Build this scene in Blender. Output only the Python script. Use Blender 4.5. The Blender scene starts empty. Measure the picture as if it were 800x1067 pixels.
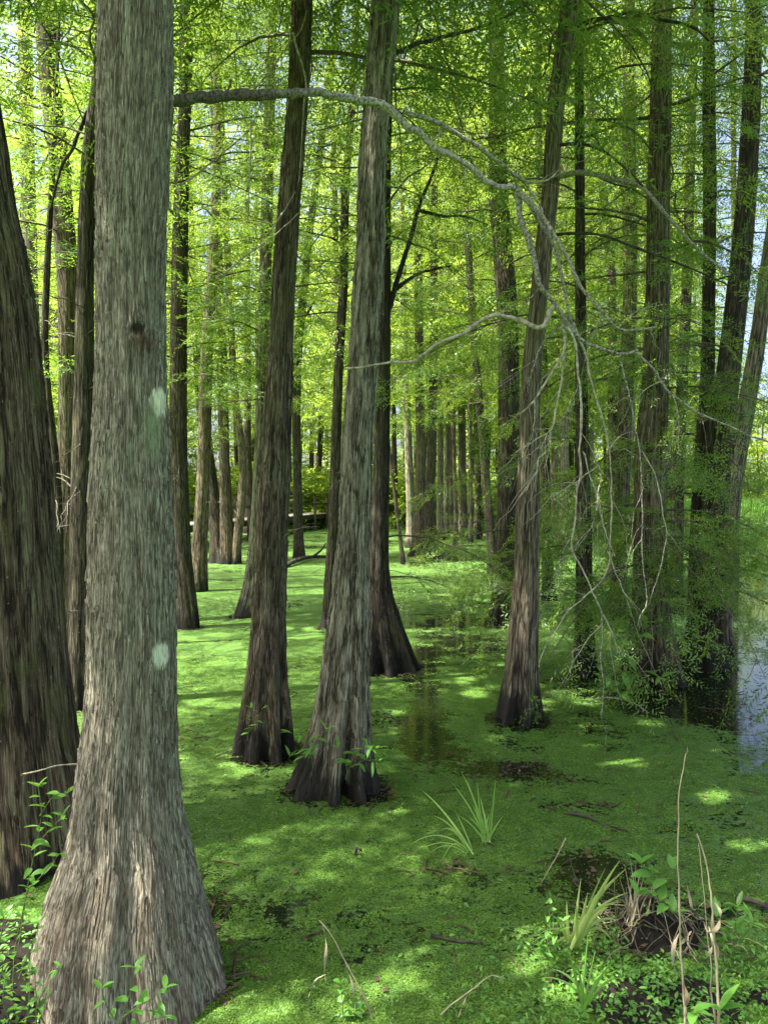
import bpy, math, random
import numpy as np
from mathutils import Vector, Matrix

random.seed(7)
RS = np.random.RandomState(11)
SC = bpy.context.scene
COL = SC.collection
PI = math.pi
F_PX, HOR, CX, EYE = 780.0, 515.0, 400.0, 2.0     # focal length in photo pixels, horizon row, centre column, eye height (m)


def pix(px, py, Y):
    return np.array([(px - CX) / F_PX * Y, Y, EYE - (py - HOR) / F_PX * Y])


def base_depth(py):
    return EYE * F_PX / (py - HOR)


# ------------------------------------------------------------------ numeric noise
def _h(ix, iy, iz, s):
    n = (ix.astype(np.int64) * 73856093) ^ (iy.astype(np.int64) * 19349663) ^ (iz.astype(np.int64) * 83492791) ^ (s * 2654435)
    n = (n ^ (n >> 13)) * 1274126177 & 0x7FFFFFFF
    n = (n ^ (n >> 15)) * 2246822519 & 0x7FFFFFFF
    return (n & 0xFFFFF) / float(0xFFFFF)


def vnoise(x, y, z, s=0):
    x, y, z = np.broadcast_arrays(np.asarray(x, float), np.asarray(y, float), np.asarray(z, float))
    ix, iy, iz = np.floor(x).astype(np.int64), np.floor(y).astype(np.int64), np.floor(z).astype(np.int64)
    fx, fy, fz = x - ix, y - iy, z - iz
    fx, fy, fz = [f * f * (3 - 2 * f) for f in (fx, fy, fz)]
    out = 0
    for dx in (0, 1):
        wx = fx if dx else 1 - fx
        for dy in (0, 1):
            wy = fy if dy else 1 - fy
            for dz in (0, 1):
                wz = fz if dz else 1 - fz
                out = out + wx * wy * wz * _h(ix + dx, iy + dy, iz + dz, s)
    return out


def fbm(x, y, z, s=0, o=3):
    t, a, n = 0, 1.0, 0
    for k in range(o):
        t = t + a * vnoise(x * 2 ** k, y * 2 ** k, z * 2 ** k, s + k * 17)
        n += a
        a *= .5
    return t / n


# ------------------------------------------------------------------ mesh helpers
def np_mesh(name, V, Q, smooth=True, mats=(), midx=None):
    V = np.asarray(V, np.float32).reshape(-1, 3)
    Q = np.asarray(Q, np.int32)
    k = Q.shape[1]
    me = bpy.data.meshes.new(name)
    me.vertices.add(len(V))
    me.vertices.foreach_set('co', V.ravel())
    me.loops.add(Q.size)
    me.loops.foreach_set('vertex_index', Q.ravel())
    me.polygons.add(len(Q))
    me.polygons.foreach_set('loop_start', np.arange(0, Q.size, k, dtype=np.int32))
    for m in mats:
        me.materials.append(m)
    if midx is not None:
        me.polygons.foreach_set('material_index', np.asarray(midx, np.int32))
    me.update(calc_edges=True)
    me.polygons.foreach_set('use_smooth', np.full(len(Q), bool(smooth)))
    me.update()
    return me


def grid_quads(nr, nc, wrap):
    i = np.arange(nr - 1)[:, None]
    j = np.arange(nc if wrap else nc - 1)[None, :]
    j2 = (j + 1) % nc
    return np.stack([i * nc + j, i * nc + j2, (i + 1) * nc + j2, (i + 1) * nc + j], -1).reshape(-1, 4)


class Soup:
    """collects pieces for one mesh"""
    def __init__(s):
        s.V, s.Q, s.M, s.n = [], [], [], 0

    def add(s, V, Q, m=0):
        V = np.asarray(V, float).reshape(-1, 3)
        Q = np.asarray(Q, int)
        s.V.append(V); s.Q.append(Q + s.n); s.M.append(np.full(len(Q), m)); s.n += len(V)

    def leaves(s, L, m=0):                       # L: (n,4,3) loose quads
        L = np.asarray(L, float).reshape(-1, 4, 3)
        s.add(L.reshape(-1, 3), np.arange(len(L) * 4).reshape(-1, 4), m)

    def mesh(s, name, mats, smooth=True):
        return np_mesh(name, np.concatenate(s.V), np.concatenate(s.Q), smooth, mats, np.concatenate(s.M))


def tube(pts, rad, n=5, cap=True):
    pts = np.asarray(pts, float)
    rad = np.broadcast_to(np.asarray(rad, float), (len(pts),))
    T = np.gradient(pts, axis=0)
    T /= np.linalg.norm(T, axis=1)[:, None] + 1e-9
    u = np.cross(T[0], [0.31, 0.17, .93])
    if np.linalg.norm(u) < .1:
        u = np.cross(T[0], [1, 0, 0])
    V = []
    a = np.arange(n) * 2 * PI / n
    for p, t, r in zip(pts, T, rad):
        u = u - t * np.dot(u, t)
        u /= np.linalg.norm(u) + 1e-9
        w = np.cross(t, u)
        V.append(p + r * (np.cos(a)[:, None] * u + np.sin(a)[:, None] * w))
    V = np.concatenate(V)
    Q = grid_quads(len(pts), n, True)
    return V, Q


def catmull(P, step):
    P = np.asarray(P, float)
    if len(P) < 3:
        n = max(2, int(np.linalg.norm(P[-1, :3] - P[0, :3]) / step) + 1)
        return P[0] + (P[-1] - P[0]) * np.linspace(0, 1, n)[:, None]
    E = np.vstack([2 * P[0] - P[1], P, 2 * P[-1] - P[-2]])
    out = []
    for i in range(1, len(E) - 2):
        a, b, c, d = E[i - 1], E[i], E[i + 1], E[i + 2]
        n = max(1, int(np.linalg.norm((c - b)[:3]) / step))
        t = (np.arange(n) / n)[:, None]
        out.append(.5 * ((2 * b) + (c - a) * t + (2 * a - 5 * b + 4 * c - d) * t ** 2 + (3 * b - a - 3 * c + d) * t ** 3))
    out.append(P[-1:])
    return np.concatenate(out)


def ob(name, me, parent=None, loc=(0, 0, 0), rot=(0, 0, 0), scale=(1, 1, 1)):
    o = bpy.data.objects.new(name, me)
    COL.objects.link(o)
    o.location, o.rotation_euler, o.scale = loc, rot, scale
    if parent is not None:
        o.parent = parent
    return o


def tag(o, label, cat, group=None, kind=None):
    o['label'] = label
    o['category'] = cat
    if group:
        o['group'] = group
    if kind:
        o['kind'] = kind
    return o


def thing(name, label, cat, loc=(0, 0, 0), group=None):
    return tag(ob(name, None, None, loc), label, cat, group)


def setting(o, kind='structure'):
    o['kind'] = kind
    return o


# ------------------------------------------------------------------ materials
class NT:
    def __init__(s, name):
        s.m = bpy.data.materials.new(name)
        s.m.use_nodes = True
        s.t = s.m.node_tree
        s.t.nodes.clear()
        s.out = s.n('ShaderNodeOutputMaterial')

    def n(s, typ, **kw):
        nd = s.t.nodes.new(typ)
        for k, v in kw.items():
            if k.startswith('i_'):
                key = k[2:]
                key = int(key) if key.isdigit() else key.replace('_', ' ')
                if hasattr(v, 'is_output'):
                    s.t.links.new(v, nd.inputs[key])
                else:
                    nd.inputs[key].default_value = v
            else:
                setattr(nd, k, v)
        return nd

    def link(s, a, b):
        s.t.links.new(a, b)

    def math(s, op, a, b=None, c=None, clamp=False):
        nd = s.n('ShaderNodeMath', operation=op, use_clamp=clamp)
        for i, v in enumerate((a, b, c)):
            if v is None:
                continue
            if hasattr(v, 'is_output'):
                s.link(v, nd.inputs[i])
            else:
                nd.inputs[i].default_value = v
        return nd.outputs[0]

    def noise(s, vec, scale, detail=4, rough=.55, dist=0.0):
        return s.n('ShaderNodeTexNoise', i_Vector=vec, i_Scale=scale, i_Detail=detail, i_Roughness=rough, i_Distortion=dist).outputs['Fac']

    def mapped(s, vec, scale, loc=(0, 0, 0)):
        return s.n('ShaderNodeMapping', i_Vector=vec, i_Scale=scale, i_Location=loc).outputs[0]

    def ramp(s, fac, stops):
        nd = s.n('ShaderNodeValToRGB', i_Fac=fac)
        e = nd.color_ramp.elements
        e[0].position, e[1].position = stops[0][0], stops[-1][0]
        while len(e) < len(stops):
            e.new(.5)
        for el, (p, c) in zip(sorted(e, key=lambda q: q.position), sorted(stops)):
            pass
        for i, (p, c) in enumerate(stops):
            e[i].position = p
        for i, (p, c) in enumerate(stops):
            e[i].color = (*c, 1) if len(c) == 3 else c
        return nd.outputs['Color']

    def mix(s, f, a, b, blend='MIX'):
        nd = s.n('ShaderNodeMix', data_type='RGBA', blend_type=blend)
        for idx, v in ((0, f), (6, a), (7, b)):
            if hasattr(v, 'is_output'):
                s.link(v, nd.inputs[idx])
            else:
                nd.inputs[idx].default_value = v if idx == 0 else ((*v, 1) if len(v) == 3 else v)
        return nd.outputs[2]

    def step(s, v, lo, hi):
        return s.n('ShaderNodeMapRange', interpolation_type='SMOOTHSTEP', i_Value=v, i_From_Min=lo, i_From_Max=hi).outputs[0]


def bark(name, crev, mid, ridge, lichen, lich_amt, wet=.26, red=0.0, freq=62, spots=(), moss=0.0, bump=.012):
    k = NT(name)
    co = k.n('ShaderNodeTexCoord').outputs['Object']
    sep = k.n('ShaderNodeSeparateXYZ', i_0=co)
    z = sep.outputs[2]
    obc = co
    co = k.n('ShaderNodeAttribute', attribute_name='grain').outputs['Vector']
    wob = k.n('ShaderNodeTexNoise', i_Vector=k.mapped(co, (4, 4, 5)), i_Scale=1.0, i_Detail=2.0)
    wv = k.n('ShaderNodeVectorMath', operation='MULTIPLY_ADD', i_0=wob.outputs['Color'], i_1=(.018, .018, .05), i_2=co).outputs[0]
    fib = k.step(k.noise(k.mapped(wv, (freq, freq, freq * .05)), 1.0, 5, .62, .2), .30, .70)
    fib2 = k.step(k.noise(k.mapped(wv, (freq * 3.0, freq * 3.0, freq * .075)), 1.0, 4, .65), .28, .72)
    plate = k.n('ShaderNodeTexVoronoi', i_Vector=k.mapped(wv, (freq * 1.15, freq * 1.15, freq * .065)), i_Scale=1.0, feature='DISTANCE_TO_EDGE').outputs['Distance']
    plate = k.step(plate, .0, .20)
    plate2 = k.n('ShaderNodeTexVoronoi', i_Vector=k.mapped(wv, (freq * .32, freq * .32, freq * .012), (4, 1, 3)), i_Scale=1.0, feature='DISTANCE_TO_EDGE').outputs['Distance']
    plate2 = k.step(plate2, .0, .14)
    hgt = k.math('ADD', k.math('MULTIPLY', fib, .30), k.math('MULTIPLY', fib2, .30))
    hgt = k.math('ADD', hgt, k.math('MULTIPLY', plate, .22))
    hgt = k.math('ADD', hgt, k.math('MULTIPLY', plate2, .18))
    col = k.ramp(hgt, [(.34, crev), (.62, mid), (.90, ridge)])
    big = k.noise(k.mapped(co, (3.5, 3.5, 1.6)), 1.0, 4, .6)
    lm = k.step(k.math('ADD', big, k.math('MULTIPLY', k.math('SUBTRACT', hgt, .6), .6)), .60 - .4 * lich_amt, .85 - .4 * lich_amt)
    col = k.mix(k.math('MULTIPLY', k.math('MULTIPLY', lm, .7), k.step(hgt, .40, .66)), col, k.mix(fib2, lichen, tuple(c * 1.6 for c in lichen)))
    # darker and lighter drifts over the bark
    blot = k.noise(k.mapped(co, (9, 9, 4), (3, 1, 7)), 1.0, 5, .65)
    col = k.mix(k.step(blot, .52, .75), col, k.mix(.38, col, crev))
    rv = k.math('ADD', .74, k.math('MULTIPLY', k.n('ShaderNodeObjectInfo').outputs['Random'], .55))
    col = k.mix(1.0, col, k.n('ShaderNodeCombineColor', i_0=rv, i_1=rv, i_2=rv).outputs[0], 'MULTIPLY') if not spots else col
    spk = k.noise(k.mapped(co, (70, 70, 40), (5, 2, 1)), 1.0, 2, .5)
    col = k.mix(k.math('MULTIPLY', k.step(spk, .68, .76), .35 + lich_amt * .5), col, (.42, .44, .36))
    if moss:
        ms = k.noise(k.mapped(co, (7, 7, 2.5), (1, 8, 2)), 1.0, 5, .7)
        col = k.mix(k.math('MULTIPLY', k.step(ms, .50, .66), moss), col, (.10, .11, .028))
    if red:
        rz = k.step(k.math('ADD', z, k.math('MULTIPLY', k.math('SUBTRACT', big, .5), .8)), .95, .1)
        rn = k.step(k.noise(k.mapped(wv, (16, 16, 1.8), (2, 2, 2)), 1.0, 3, .6), .46, .66)
        col = k.mix(k.math('MULTIPLY', k.math('MULTIPLY', rz, rn), red), col, (.17, .10, .06))
    for (p, rad, c, soft, squash) in spots:
        d = k.n('ShaderNodeVectorMath', operation='SUBTRACT', i_0=obc, i_1=tuple(p)).outputs[0]
        d = k.n('ShaderNodeVectorMath', operation='MULTIPLY', i_0=d, i_1=(1, .55, squash)).outputs[0]
        L = k.n('ShaderNodeVectorMath', operation='LENGTH', i_0=d).outputs['Value']
        L = k.math('ADD', L, k.math('MULTIPLY', k.math('SUBTRACT', fib2, .5), rad * .5))
        L = k.math('ADD', L, k.math('MULTIPLY', k.math('SUBTRACT', fib, .5), rad * .35))
        m = k.step(L, rad * (1 + soft), rad * (1 - soft))
        col = k.mix(k.math('MULTIPLY', m, .9), col, k.mix(k.step(hgt, .25, .5), tuple(q * .5 for q in c), c))
    if wet:
        wl = k.step(k.math('ADD', z, k.math('ADD', k.math('MULTIPLY', k.math('SUBTRACT', fib, .5), .16), k.math('MULTIPLY', k.math('SUBTRACT', big, .5), .7))), wet * 1.45, wet * .6)
        col = k.mix(k.math('MULTIPLY', wl, .93), col, (.010, .008, .006))
        rough = k.math('SUBTRACT', .9, k.math('MULTIPLY', wl, .2))
    else:
        rough = .9
    bp = k.n('ShaderNodeBump', i_Strength=1.0, i_Distance=bump, i_Height=hgt)
    bs = k.n('ShaderNodeBsdfPrincipled', i_Base_Color=col, i_Roughness=rough, i_Normal=bp.outputs[0])
    bs.inputs['Specular IOR Level'].default_value = .25
    k.link(bs.outputs[0], k.out.inputs[0])
    return k.m


def leaf_mat(name, c1, c2, t1, t2, scale=.8, gloss=.06):
    k = NT(name)
    rnd = k.n('ShaderNodeNewGeometry').outputs['Random Per Island']
    co = k.n('ShaderNodeTexCoord').outputs['Object']
    oi = k.n('ShaderNodeObjectInfo').outputs['Random']
    n = k.noise(co, scale, 2, .5)
    f = k.math('ADD', k.math('MULTIPLY', rnd, .55), k.math('MULTIPLY', k.step(n, .35, .65), .3))
    f = k.math('ADD', f, k.math('MULTIPLY', oi, .25), clamp=True)
    d = k.n('ShaderNodeBsdfDiffuse', i_Color=k.mix(f, c1, c2))
    t = k.n('ShaderNodeBsdfTranslucent', i_Color=k.mix(f, t1, t2))
    a = k.n('ShaderNodeAddShader', i_0=d.outputs[0], i_1=t.outputs[0])
    g = k.n('ShaderNodeBsdfGlossy', i_Color=(1, 1, 1, 1), i_Roughness=.42)
    mx = k.n('ShaderNodeMixShader', i_0=gloss * .35, i_1=a.outputs[0], i_2=g.outputs[0])
    k.link(mx.outputs[0], k.out.inputs[0])
    return k.m


def plain(name, c1, c2, scale, rough=.85, bump=.004, stretch=(1, 1, 1)):
    k = NT(name)
    co = k.mapped(k.n('ShaderNodeTexCoord').outputs['Object'], stretch)
    n = k.noise(co, scale, 5, .6)
    col = k.ramp(n, [(.35, c1), (.65, c2)])
    bp = k.n('ShaderNodeBump', i_Strength=.6, i_Distance=bump, i_Height=n)
    bs = k.n('ShaderNodeBsdfPrincipled', i_Base_Color=col, i_Roughness=rough, i_Normal=bp.outputs[0])
    bs.inputs['Specular IOR Level'].default_value = .25
    k.link(bs.outputs[0], k.out.inputs[0])
    return k.m


def water_mat():
    k = NT('water with duckweed')
    co = k.n('ShaderNodeTexCoord').outputs['Object']
    cov = k.n('ShaderNodeAttribute', attribute_name='cover').outputs['Fac']
    fine = k.n('ShaderNodeTexVoronoi', i_Vector=co, i_Scale=120.0)
    fd, fc = fine.outputs['Distance'], fine.outputs['Color']
    n1 = k.noise(co, 26, 5, .65)
    n2 = k.noise(co, 5.5, 5, .6)
    n3 = k.noise(co, .9, 4, .55)
    edge = k.math('ADD', cov, k.math('MULTIPLY', k.math('SUBTRACT', n1, .5), 1.25))
    edge = k.math('ADD', edge, k.math('MULTIPLY', k.math('SUBTRACT', n2, .5), .9))
    dens = k.step(edge, .40, .54)
    cellv = k.n('ShaderNodeSeparateColor', i_0=fc).outputs[0]
    c = k.mix(cellv, (.014, .046, .005), (.095, .195, .028))
    c = k.mix(k.step(n2, .35, .7), c, k.mix(.5, c, (.105, .20, .024)))
    c = k.mix(k.step(n3, .4, .66), c, k.mix(.45, c, (.05, .135, .016)))
    gap = k.step(fd, .50, .80)
    c = k.mix(k.math('MULTIPLY', gap, .85), c, (.012, .02, .005))
    brown = k.step(k.noise(k.mapped(co, (1, 1, 1), (9, 4, 0)), 9, 5, .7), .62, .74)
    c = k.mix(k.math('MULTIPLY', brown, .5), c, (.05, .06, .018))
    h = k.math('ADD', k.math('MULTIPLY', n1, .6), k.math('MULTIPLY', k.math('SUBTRACT', 1.0, fd), .6))
    bp = k.n('ShaderNodeBump', i_Strength=.7, i_Distance=.007, i_Height=h)
    weed = k.n('ShaderNodeBsdfPrincipled', i_Base_Color=c, i_Roughness=.62, i_Normal=bp.outputs[0])
    weed.inputs['Specular IOR Level'].default_value = .3
    wb = k.n('ShaderNodeBump', i_Strength=.10, i_Distance=.01, i_Height=k.noise(k.mapped(co, (2, 5, 1)), 3, 3, .5))
    wat = k.n('ShaderNodeBsdfPrincipled', i_Base_Color=(.010, .014, .006, 1), i_Roughness=.06, i_IOR=1.33, i_Normal=wb.outputs[0])
    mx = k.n('ShaderNodeMixShader', i_0=dens, i_1=wat.outputs[0], i_2=weed.outputs[0])
    k.link(mx.outputs[0], k.out.inputs[0])
    return k.m


LEAF = leaf_mat('feathery leaf', (.020, .054, .009), (.075, .132, .024), (.040, .095, .009), (.215, .275, .032))
LEAF_DK = leaf_mat('darker leaf', (.017, .050, .009), (.058, .115, .022), (.038, .098, .009), (.165, .245, .028))  # leaf with darker greens, for some crowns and low branches
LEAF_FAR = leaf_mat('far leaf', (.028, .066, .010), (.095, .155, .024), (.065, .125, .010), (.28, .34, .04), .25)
BROAD = leaf_mat('broad leaf', (.035, .10, .018), (.085, .19, .035), (.07, .17, .012), (.16, .28, .025), 4, .05)
BLADE = leaf_mat('grass blade', (.05, .13, .018), (.12, .22, .04), (.08, .19, .015), (.18, .32, .03), 6, .08)
PALE = leaf_mat('pale strap blade', (.14, .20, .05), (.28, .33, .10), (.10, .18, .03), (.2, .28, .05), 6, .08)
FROND = leaf_mat('duckweed frond', (.012, .036, .004), (.118, .222, .034), (.008, .02, .002), (.04, .08, .006), 9, .05)
def limb_mat():
    k = NT('half barked limb')
    co = k.n('ShaderNodeTexCoord').outputs['Object']
    n, n2 = k.noise(co, 80, 5, .65), k.noise(co, 22, 4, .6)
    x = k.n('ShaderNodeSeparateXYZ', i_0=co).outputs[0]
    bare = k.step(k.math('ADD', x, k.math('MULTIPLY', k.math('SUBTRACT', n2, .5), .7)), .45, 1.0)
    c = k.mix(bare, k.ramp(n, [(.36, (.016, .012, .008)), (.66, (.13, .11, .075))]), k.ramp(n, [(.38, (.09, .075, .05)), (.60, (.42, .40, .33))]))
    bp = k.n('ShaderNodeBump', i_Strength=1.0, i_Distance=.006, i_Height=n)
    bs = k.n('ShaderNodeBsdfPrincipled', i_Base_Color=c, i_Roughness=.95, i_Normal=bp.outputs[0])
    k.link(bs.outputs[0], k.out.inputs[0])
    return k.m


LIMB = limb_mat()
LBLADE = leaf_mat('brightened grass blade', (.12, .22, .05), (.22, .34, .09), (.12, .24, .03), (.2, .32, .05), 6, .05)  # grass blade colour lightened to offset the shade its tufts stand in
STRAW = plain('dry straw', (.20, .16, .095), (.42, .365, .24), 30, .8, .002, (1, 1, .2))
TWIGWOOD = plain('twig wood', (.05, .042, .028), (.15, .125, .085), 24, .9, .003, (1, 1, .4))
GREYTWIG = plain('grey twig', (.07, .06, .045), (.20, .18, .14), 24, .9, .003, (1, 1, .4))
DARKWOOD = plain('dark branch wood', (.018, .015, .012), (.07, .06, .045), 20, .9, .004)
DEADWOOD = plain('weathered dead wood', (.050, .040, .026), (.36, .345, .275), 75, .95, .006)
DEADPALE = plain('pale dead twig', (.16, .135, .09), (.46, .42, .32), 40, .85, .002)
STEM = plain('green stem', (.06, .09, .025), (.13, .17, .05), 30, .7, .001)
DECK = plain('weathered deck board', (.30, .27, .23), (.52, .48, .42), 14, .85, .003, (1, 6, 1))
POSTW = plain('dark post wood', (.045, .038, .03), (.12, .10, .08), 16, .9, .003, (4, 4, 1))
MUD = plain('leaf litter soil', (.005, .004, .0025), (.016, .013, .008), 30, .95, .02)
LITTER = plain('floating dead leaf', (.035, .025, .015), (.11, .075, .04), 30, .8, .002)
GRASSY = plain('grassy ground', (.05, .10, .016), (.12, .20, .035), 5, .95, .03)

# ------------------------------------------------------------------ foliage templates
def spray_template(seed, L=.42, subs=10, per=9, lf=(.052, .0135)):
    """a flat feathery branchlet along +x: (M,4,3) diamond leaflets"""
    r = np.random.RandomState(seed)
    out = []
    for i in range(subs):
        t = (i + .6) / subs
        side = 1 if i % 2 else -1
        bl = L * (.52 - .34 * t) * r.uniform(.8, 1.2)
        ang = side * r.uniform(.75, 1.15)
        if i == subs - 1:
            ang, bl = r.uniform(-.2, .2), L * .25
        o = np.array([t * L, 0, -.10 * L * t * t + r.normal(0, .008)])
        d = np.array([math.cos(ang), math.sin(ang), r.uniform(-.35, .05)])
        n = max(3, int(per * bl / (L * .35)))
        for j in range(n):
            s = (j + .7) / n
            p = o + d * bl * s
            sd = 1 if j % 2 else -1
            a2 = ang + sd * r.uniform(.5, 1.0) * (0.35 if j == n - 1 else 1)
            ll = lf[0] * r.uniform(.75, 1.25)
            ww = lf[1] * r.uniform(.8, 1.2)
            x = np.array([math.cos(a2), math.sin(a2), r.normal(-.15, .30)])
            x /= np.linalg.norm(x)
            yv = np.cross([0, 0, 1], x)
            yv /= np.linalg.norm(yv)
            up = np.cross(x, yv)
            roll = r.normal(0, .45)
            y = yv * math.cos(roll) + up * math.sin(roll)
            out.append([p, p + x * ll * .45 + y * ww * .5, p + x * ll, p + x * ll * .45 - y * ww * .5])
    return np.array(out)


SPRAYS = [spray_template(s) for s in range(5)]
SPRAYS_FAR = [spray_template(30 + s, .6, 7, 4, (.13, .06)) for s in range(4)]


def place(soup, temps, r, P, D, up_tilt=.35, scale=(.75, 1.25), m=0):
    P, D = np.asarray(P), np.asarray(D, float)
    D = D / (np.linalg.norm(D, axis=1)[:, None] + 1e-9)
    U = np.array([0, 0, 1.0]) + r.normal(0, up_tilt, P.shape)
    Yv = np.cross(U, D)
    Yv /= np.linalg.norm(Yv, axis=1)[:, None] + 1e-9
    Z = np.cross(D, Yv)
    R = np.stack([D, Yv, Z], -1)
    S = r.uniform(*scale, len(P))
    which = r.randint(0, len(temps), len(P))
    for k, T in enumerate(temps):
        q = which == k
        if not q.any():
            continue
        W = np.einsum('sij,mvj->smvi', R[q] * S[q][:, None, None], T) + P[q][:, None, None, :]
        soup.leaves(W.reshape(-1, 4, 3), m)


def limb(r, start, az, length, rise, droop, n=9, wig=.05):
    t = np.linspace(0, 1, n)
    d = np.array([math.cos(az), math.sin(az), 0])
    s = np.array([-d[1], d[0], 0])
    w = np.cumsum(r.normal(0, wig, n)) * length * .35
    P = np.array(start) + d * (t * length)[:, None] + s * w[:, None]
    P[:, 2] += length * (rise * t - droop * t * t) + np.cumsum(r.normal(0, wig * .4, n)) * length * .3
    P[0] = start
    return P


def leafy_limb(soup, r, P, rad, temps, gap, twl, mw=0, ml=1, first=.2, up_tilt=.35, scale=(.75, 1.25)):
    soup.add(*tube(P, np.linspace(rad, rad * .18, len(P)), 4), mw)
    seg = np.linalg.norm(np.diff(P, axis=0), axis=1)
    cum = np.concatenate([[0], np.cumsum(seg)])
    tot = cum[-1]
    pos, dirs = [], []
    s, k = tot * first, 0
    while s < tot:
        p = np.array([np.interp(s, cum, P[:, a]) for a in range(3)])
        q = np.array([np.interp(min(s + .1, tot + .1), cum, P[:, a]) for a in range(3)]) - np.array([np.interp(s - .05, cum, P[:, a]) for a in range(3)])
        q /= np.linalg.norm(q) + 1e-9
        side = 1 if k % 2 else -1
        a = side * r.uniform(.6, 1.2)
        c, sn = math.cos(a), math.sin(a)
        d = np.array([q[0] * c - q[1] * sn, q[0] * sn + q[1] * c, q[2] * .4 + r.uniform(-.35, .12)])
        tl = twl * r.uniform(.4, 1.15) * (1.15 - .75 * s / tot)
        e = p + d * tl + np.array([0, 0, -.12 * tl])
        if tl > .22:
            soup.add(*tube([p, (p + e) / 2 + r.normal(0, .02, 3), e], [rad * .3, rad * .2, rad * .08], 3), mw)
        m = max(1, int(tl / .2))
        for j in range(m):
            u = (j + .6) / m
            pos.append(p + (e - p) * u)
            a2 = r.uniform(-.7, .7) if j < m - 1 else 0
            dirs.append([d[0] * math.cos(a2) - d[1] * math.sin(a2), d[0] * math.sin(a2) + d[1] * math.cos(a2), d[2] - .08])
        s += gap * r.uniform(.7, 1.4)
        k += 1
    pos.append(P[-1]); dirs.append(P[-1] - P[-2])
    place(soup, temps, r, np.array(pos), np.array(dirs), up_tilt, scale, ml)


def crown_mesh(name, seed, z0, z1, R, nb, leafm, temps=SPRAYS, gap=.24, twl=.55, shape='cone', scale=(.75, 1.25)):
    r = np.random.RandomState(seed)
    s = Soup()
    az = r.uniform(0, 6)
    for i in range(nb):
        t = (i + r.uniform(0, .9)) / nb
        z = z0 + (z1 - z0) * t
        az += 2.4 + r.normal(0, .5)
        if shape == 'cone':
            prof = (.55 + .45 * min(1, t * 4)) * (1 - .72 * t ** 1.6)
        else:
            prof = math.sqrt(max(.05, 1 - (2 * t - 1) ** 2)) * .9 + .15
        ln = R * prof * r.uniform(.55, 1.15)
        P = limb(r, (0, 0, z), az, ln, r.uniform(.0, .45), r.uniform(.2, .55))
        leafy_limb(s, r, P, .006 + .0048 * ln, temps, gap, twl, up_tilt=.4, scale=scale)
    return s.mesh(name, [TWIGWOOD, leafm])


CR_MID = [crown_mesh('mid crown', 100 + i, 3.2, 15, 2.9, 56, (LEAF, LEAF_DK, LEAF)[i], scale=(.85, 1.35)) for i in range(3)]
CR_HIGH = [crown_mesh('high crown', 200 + i, 5.4, 14, 4.6, 74, LEAF, gap=.24, twl=.65, scale=(1.05, 1.6)) for i in range(2)]
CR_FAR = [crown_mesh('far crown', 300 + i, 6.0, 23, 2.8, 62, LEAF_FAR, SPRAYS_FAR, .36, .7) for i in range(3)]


def low_branch(seed, ln, droop, leafm):
    r = np.random.RandomState(seed)
    s = Soup()
    P = limb(r, (0, 0, 0), 0, ln, .1, droop, 10, .05)
    leafy_limb(s, r, P, .012, SPRAYS, .115, .55, first=.15, up_tilt=.6, scale=(.5, .95))
    return s.mesh('leafy branch', [TWIGWOOD, leafm])


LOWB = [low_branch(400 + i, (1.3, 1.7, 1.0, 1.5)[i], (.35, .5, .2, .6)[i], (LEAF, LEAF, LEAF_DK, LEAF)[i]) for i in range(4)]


def twig_mesh(seed, ln):
    r = np.random.RandomState(seed)
    s = Soup()
    P = limb(r, (0, 0, 0), 0, ln, r.uniform(-.1, .5), r.uniform(.1, .6), 8, .12)
    s.add(*tube(P, np.linspace(.007, .0018, 8), 4))
    for k in range(3):
        i = r.randint(2, 7)
        Q = limb(r, P[i], r.uniform(-1, 1), ln * r.uniform(.2, .45), r.uniform(-.5, .5), .3, 5, .12)
        s.add(*tube(Q, np.linspace(.004, .0012, 5), 3))
    return s.mesh('dead twig', [GREYTWIG if seed % 2 else TWIGWOOD])


TWIGS = [twig_mesh(500 + i, (.5, .8, .6, 1.0, .7, .4)[i]) for i in range(6)]

SUN_EL, SUN_AZ = 66, (-.86, -.30)                     # elevation; horizontal direction towards the sun
_h2 = np.array(SUN_AZ) / np.linalg.norm(SUN_AZ)
SUN_DIR = np.array([_h2[0] * math.cos(math.radians(SUN_EL)), _h2[1] * math.cos(math.radians(SUN_EL)), math.sin(math.radians(SUN_EL))])
# gaps in the canopy: where the photo has flecks of sun on the ground, the leaves overhead leave an opening
GAPS = []
_gr = random.Random(21)
for (px, py, R) in [(205, 665, .3), (240, 674, .35), (300, 655, .3), (330, 663, .3), (225, 692, .25), (190, 735, .22), (230, 735, .2), (215, 785, .22), (240, 800, .18), (320, 615, .4), (335, 640, .35),
                    (440, 610, .4), (470, 625, .4), (455, 655, .35), (490, 668, .35), (470, 690, .3), (430, 690, .25), (410, 745, .18), (415, 758, .15), (500, 720, .25), (515, 705, .25), (575, 735, .25),
                    (592, 747, .25), (612, 730, .2), (650, 745, .25), (580, 715, .25), (630, 690, .25), (640, 796, .2), (656, 786, .18), (625, 775, .15), (765, 833, .17), (776, 882, .13), (785, 712, .3),
                    (590, 985, .15), (575, 1000, .14), (618, 958, .15), (640, 925, .12), (605, 975, .16), (600, 1030, .1), (410, 1046, .10), (370, 1052, .10), (330, 1048, .08), (215, 1046, .09), (470, 985, .07), (400, 846, .10), (560, 950, .07),
                    (10, 1000, .14), (40, 1020, .12), (290, 1052, .08), (455, 1030, .08), (350, 905, .06), (260, 880, .07), (700, 845, .07), (520, 770, .1), (735, 780, .12)]:
    Yg = EYE * F_PX / (py - HOR)
    X = (px - CX) / F_PX * Yg
    for q in range(3):
        GAPS.append((X + _gr.gauss(0, R * .9), Yg + _gr.gauss(0, R * .7), R * _gr.uniform(.3, .85)))
GAPS = np.array(GAPS)


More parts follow.
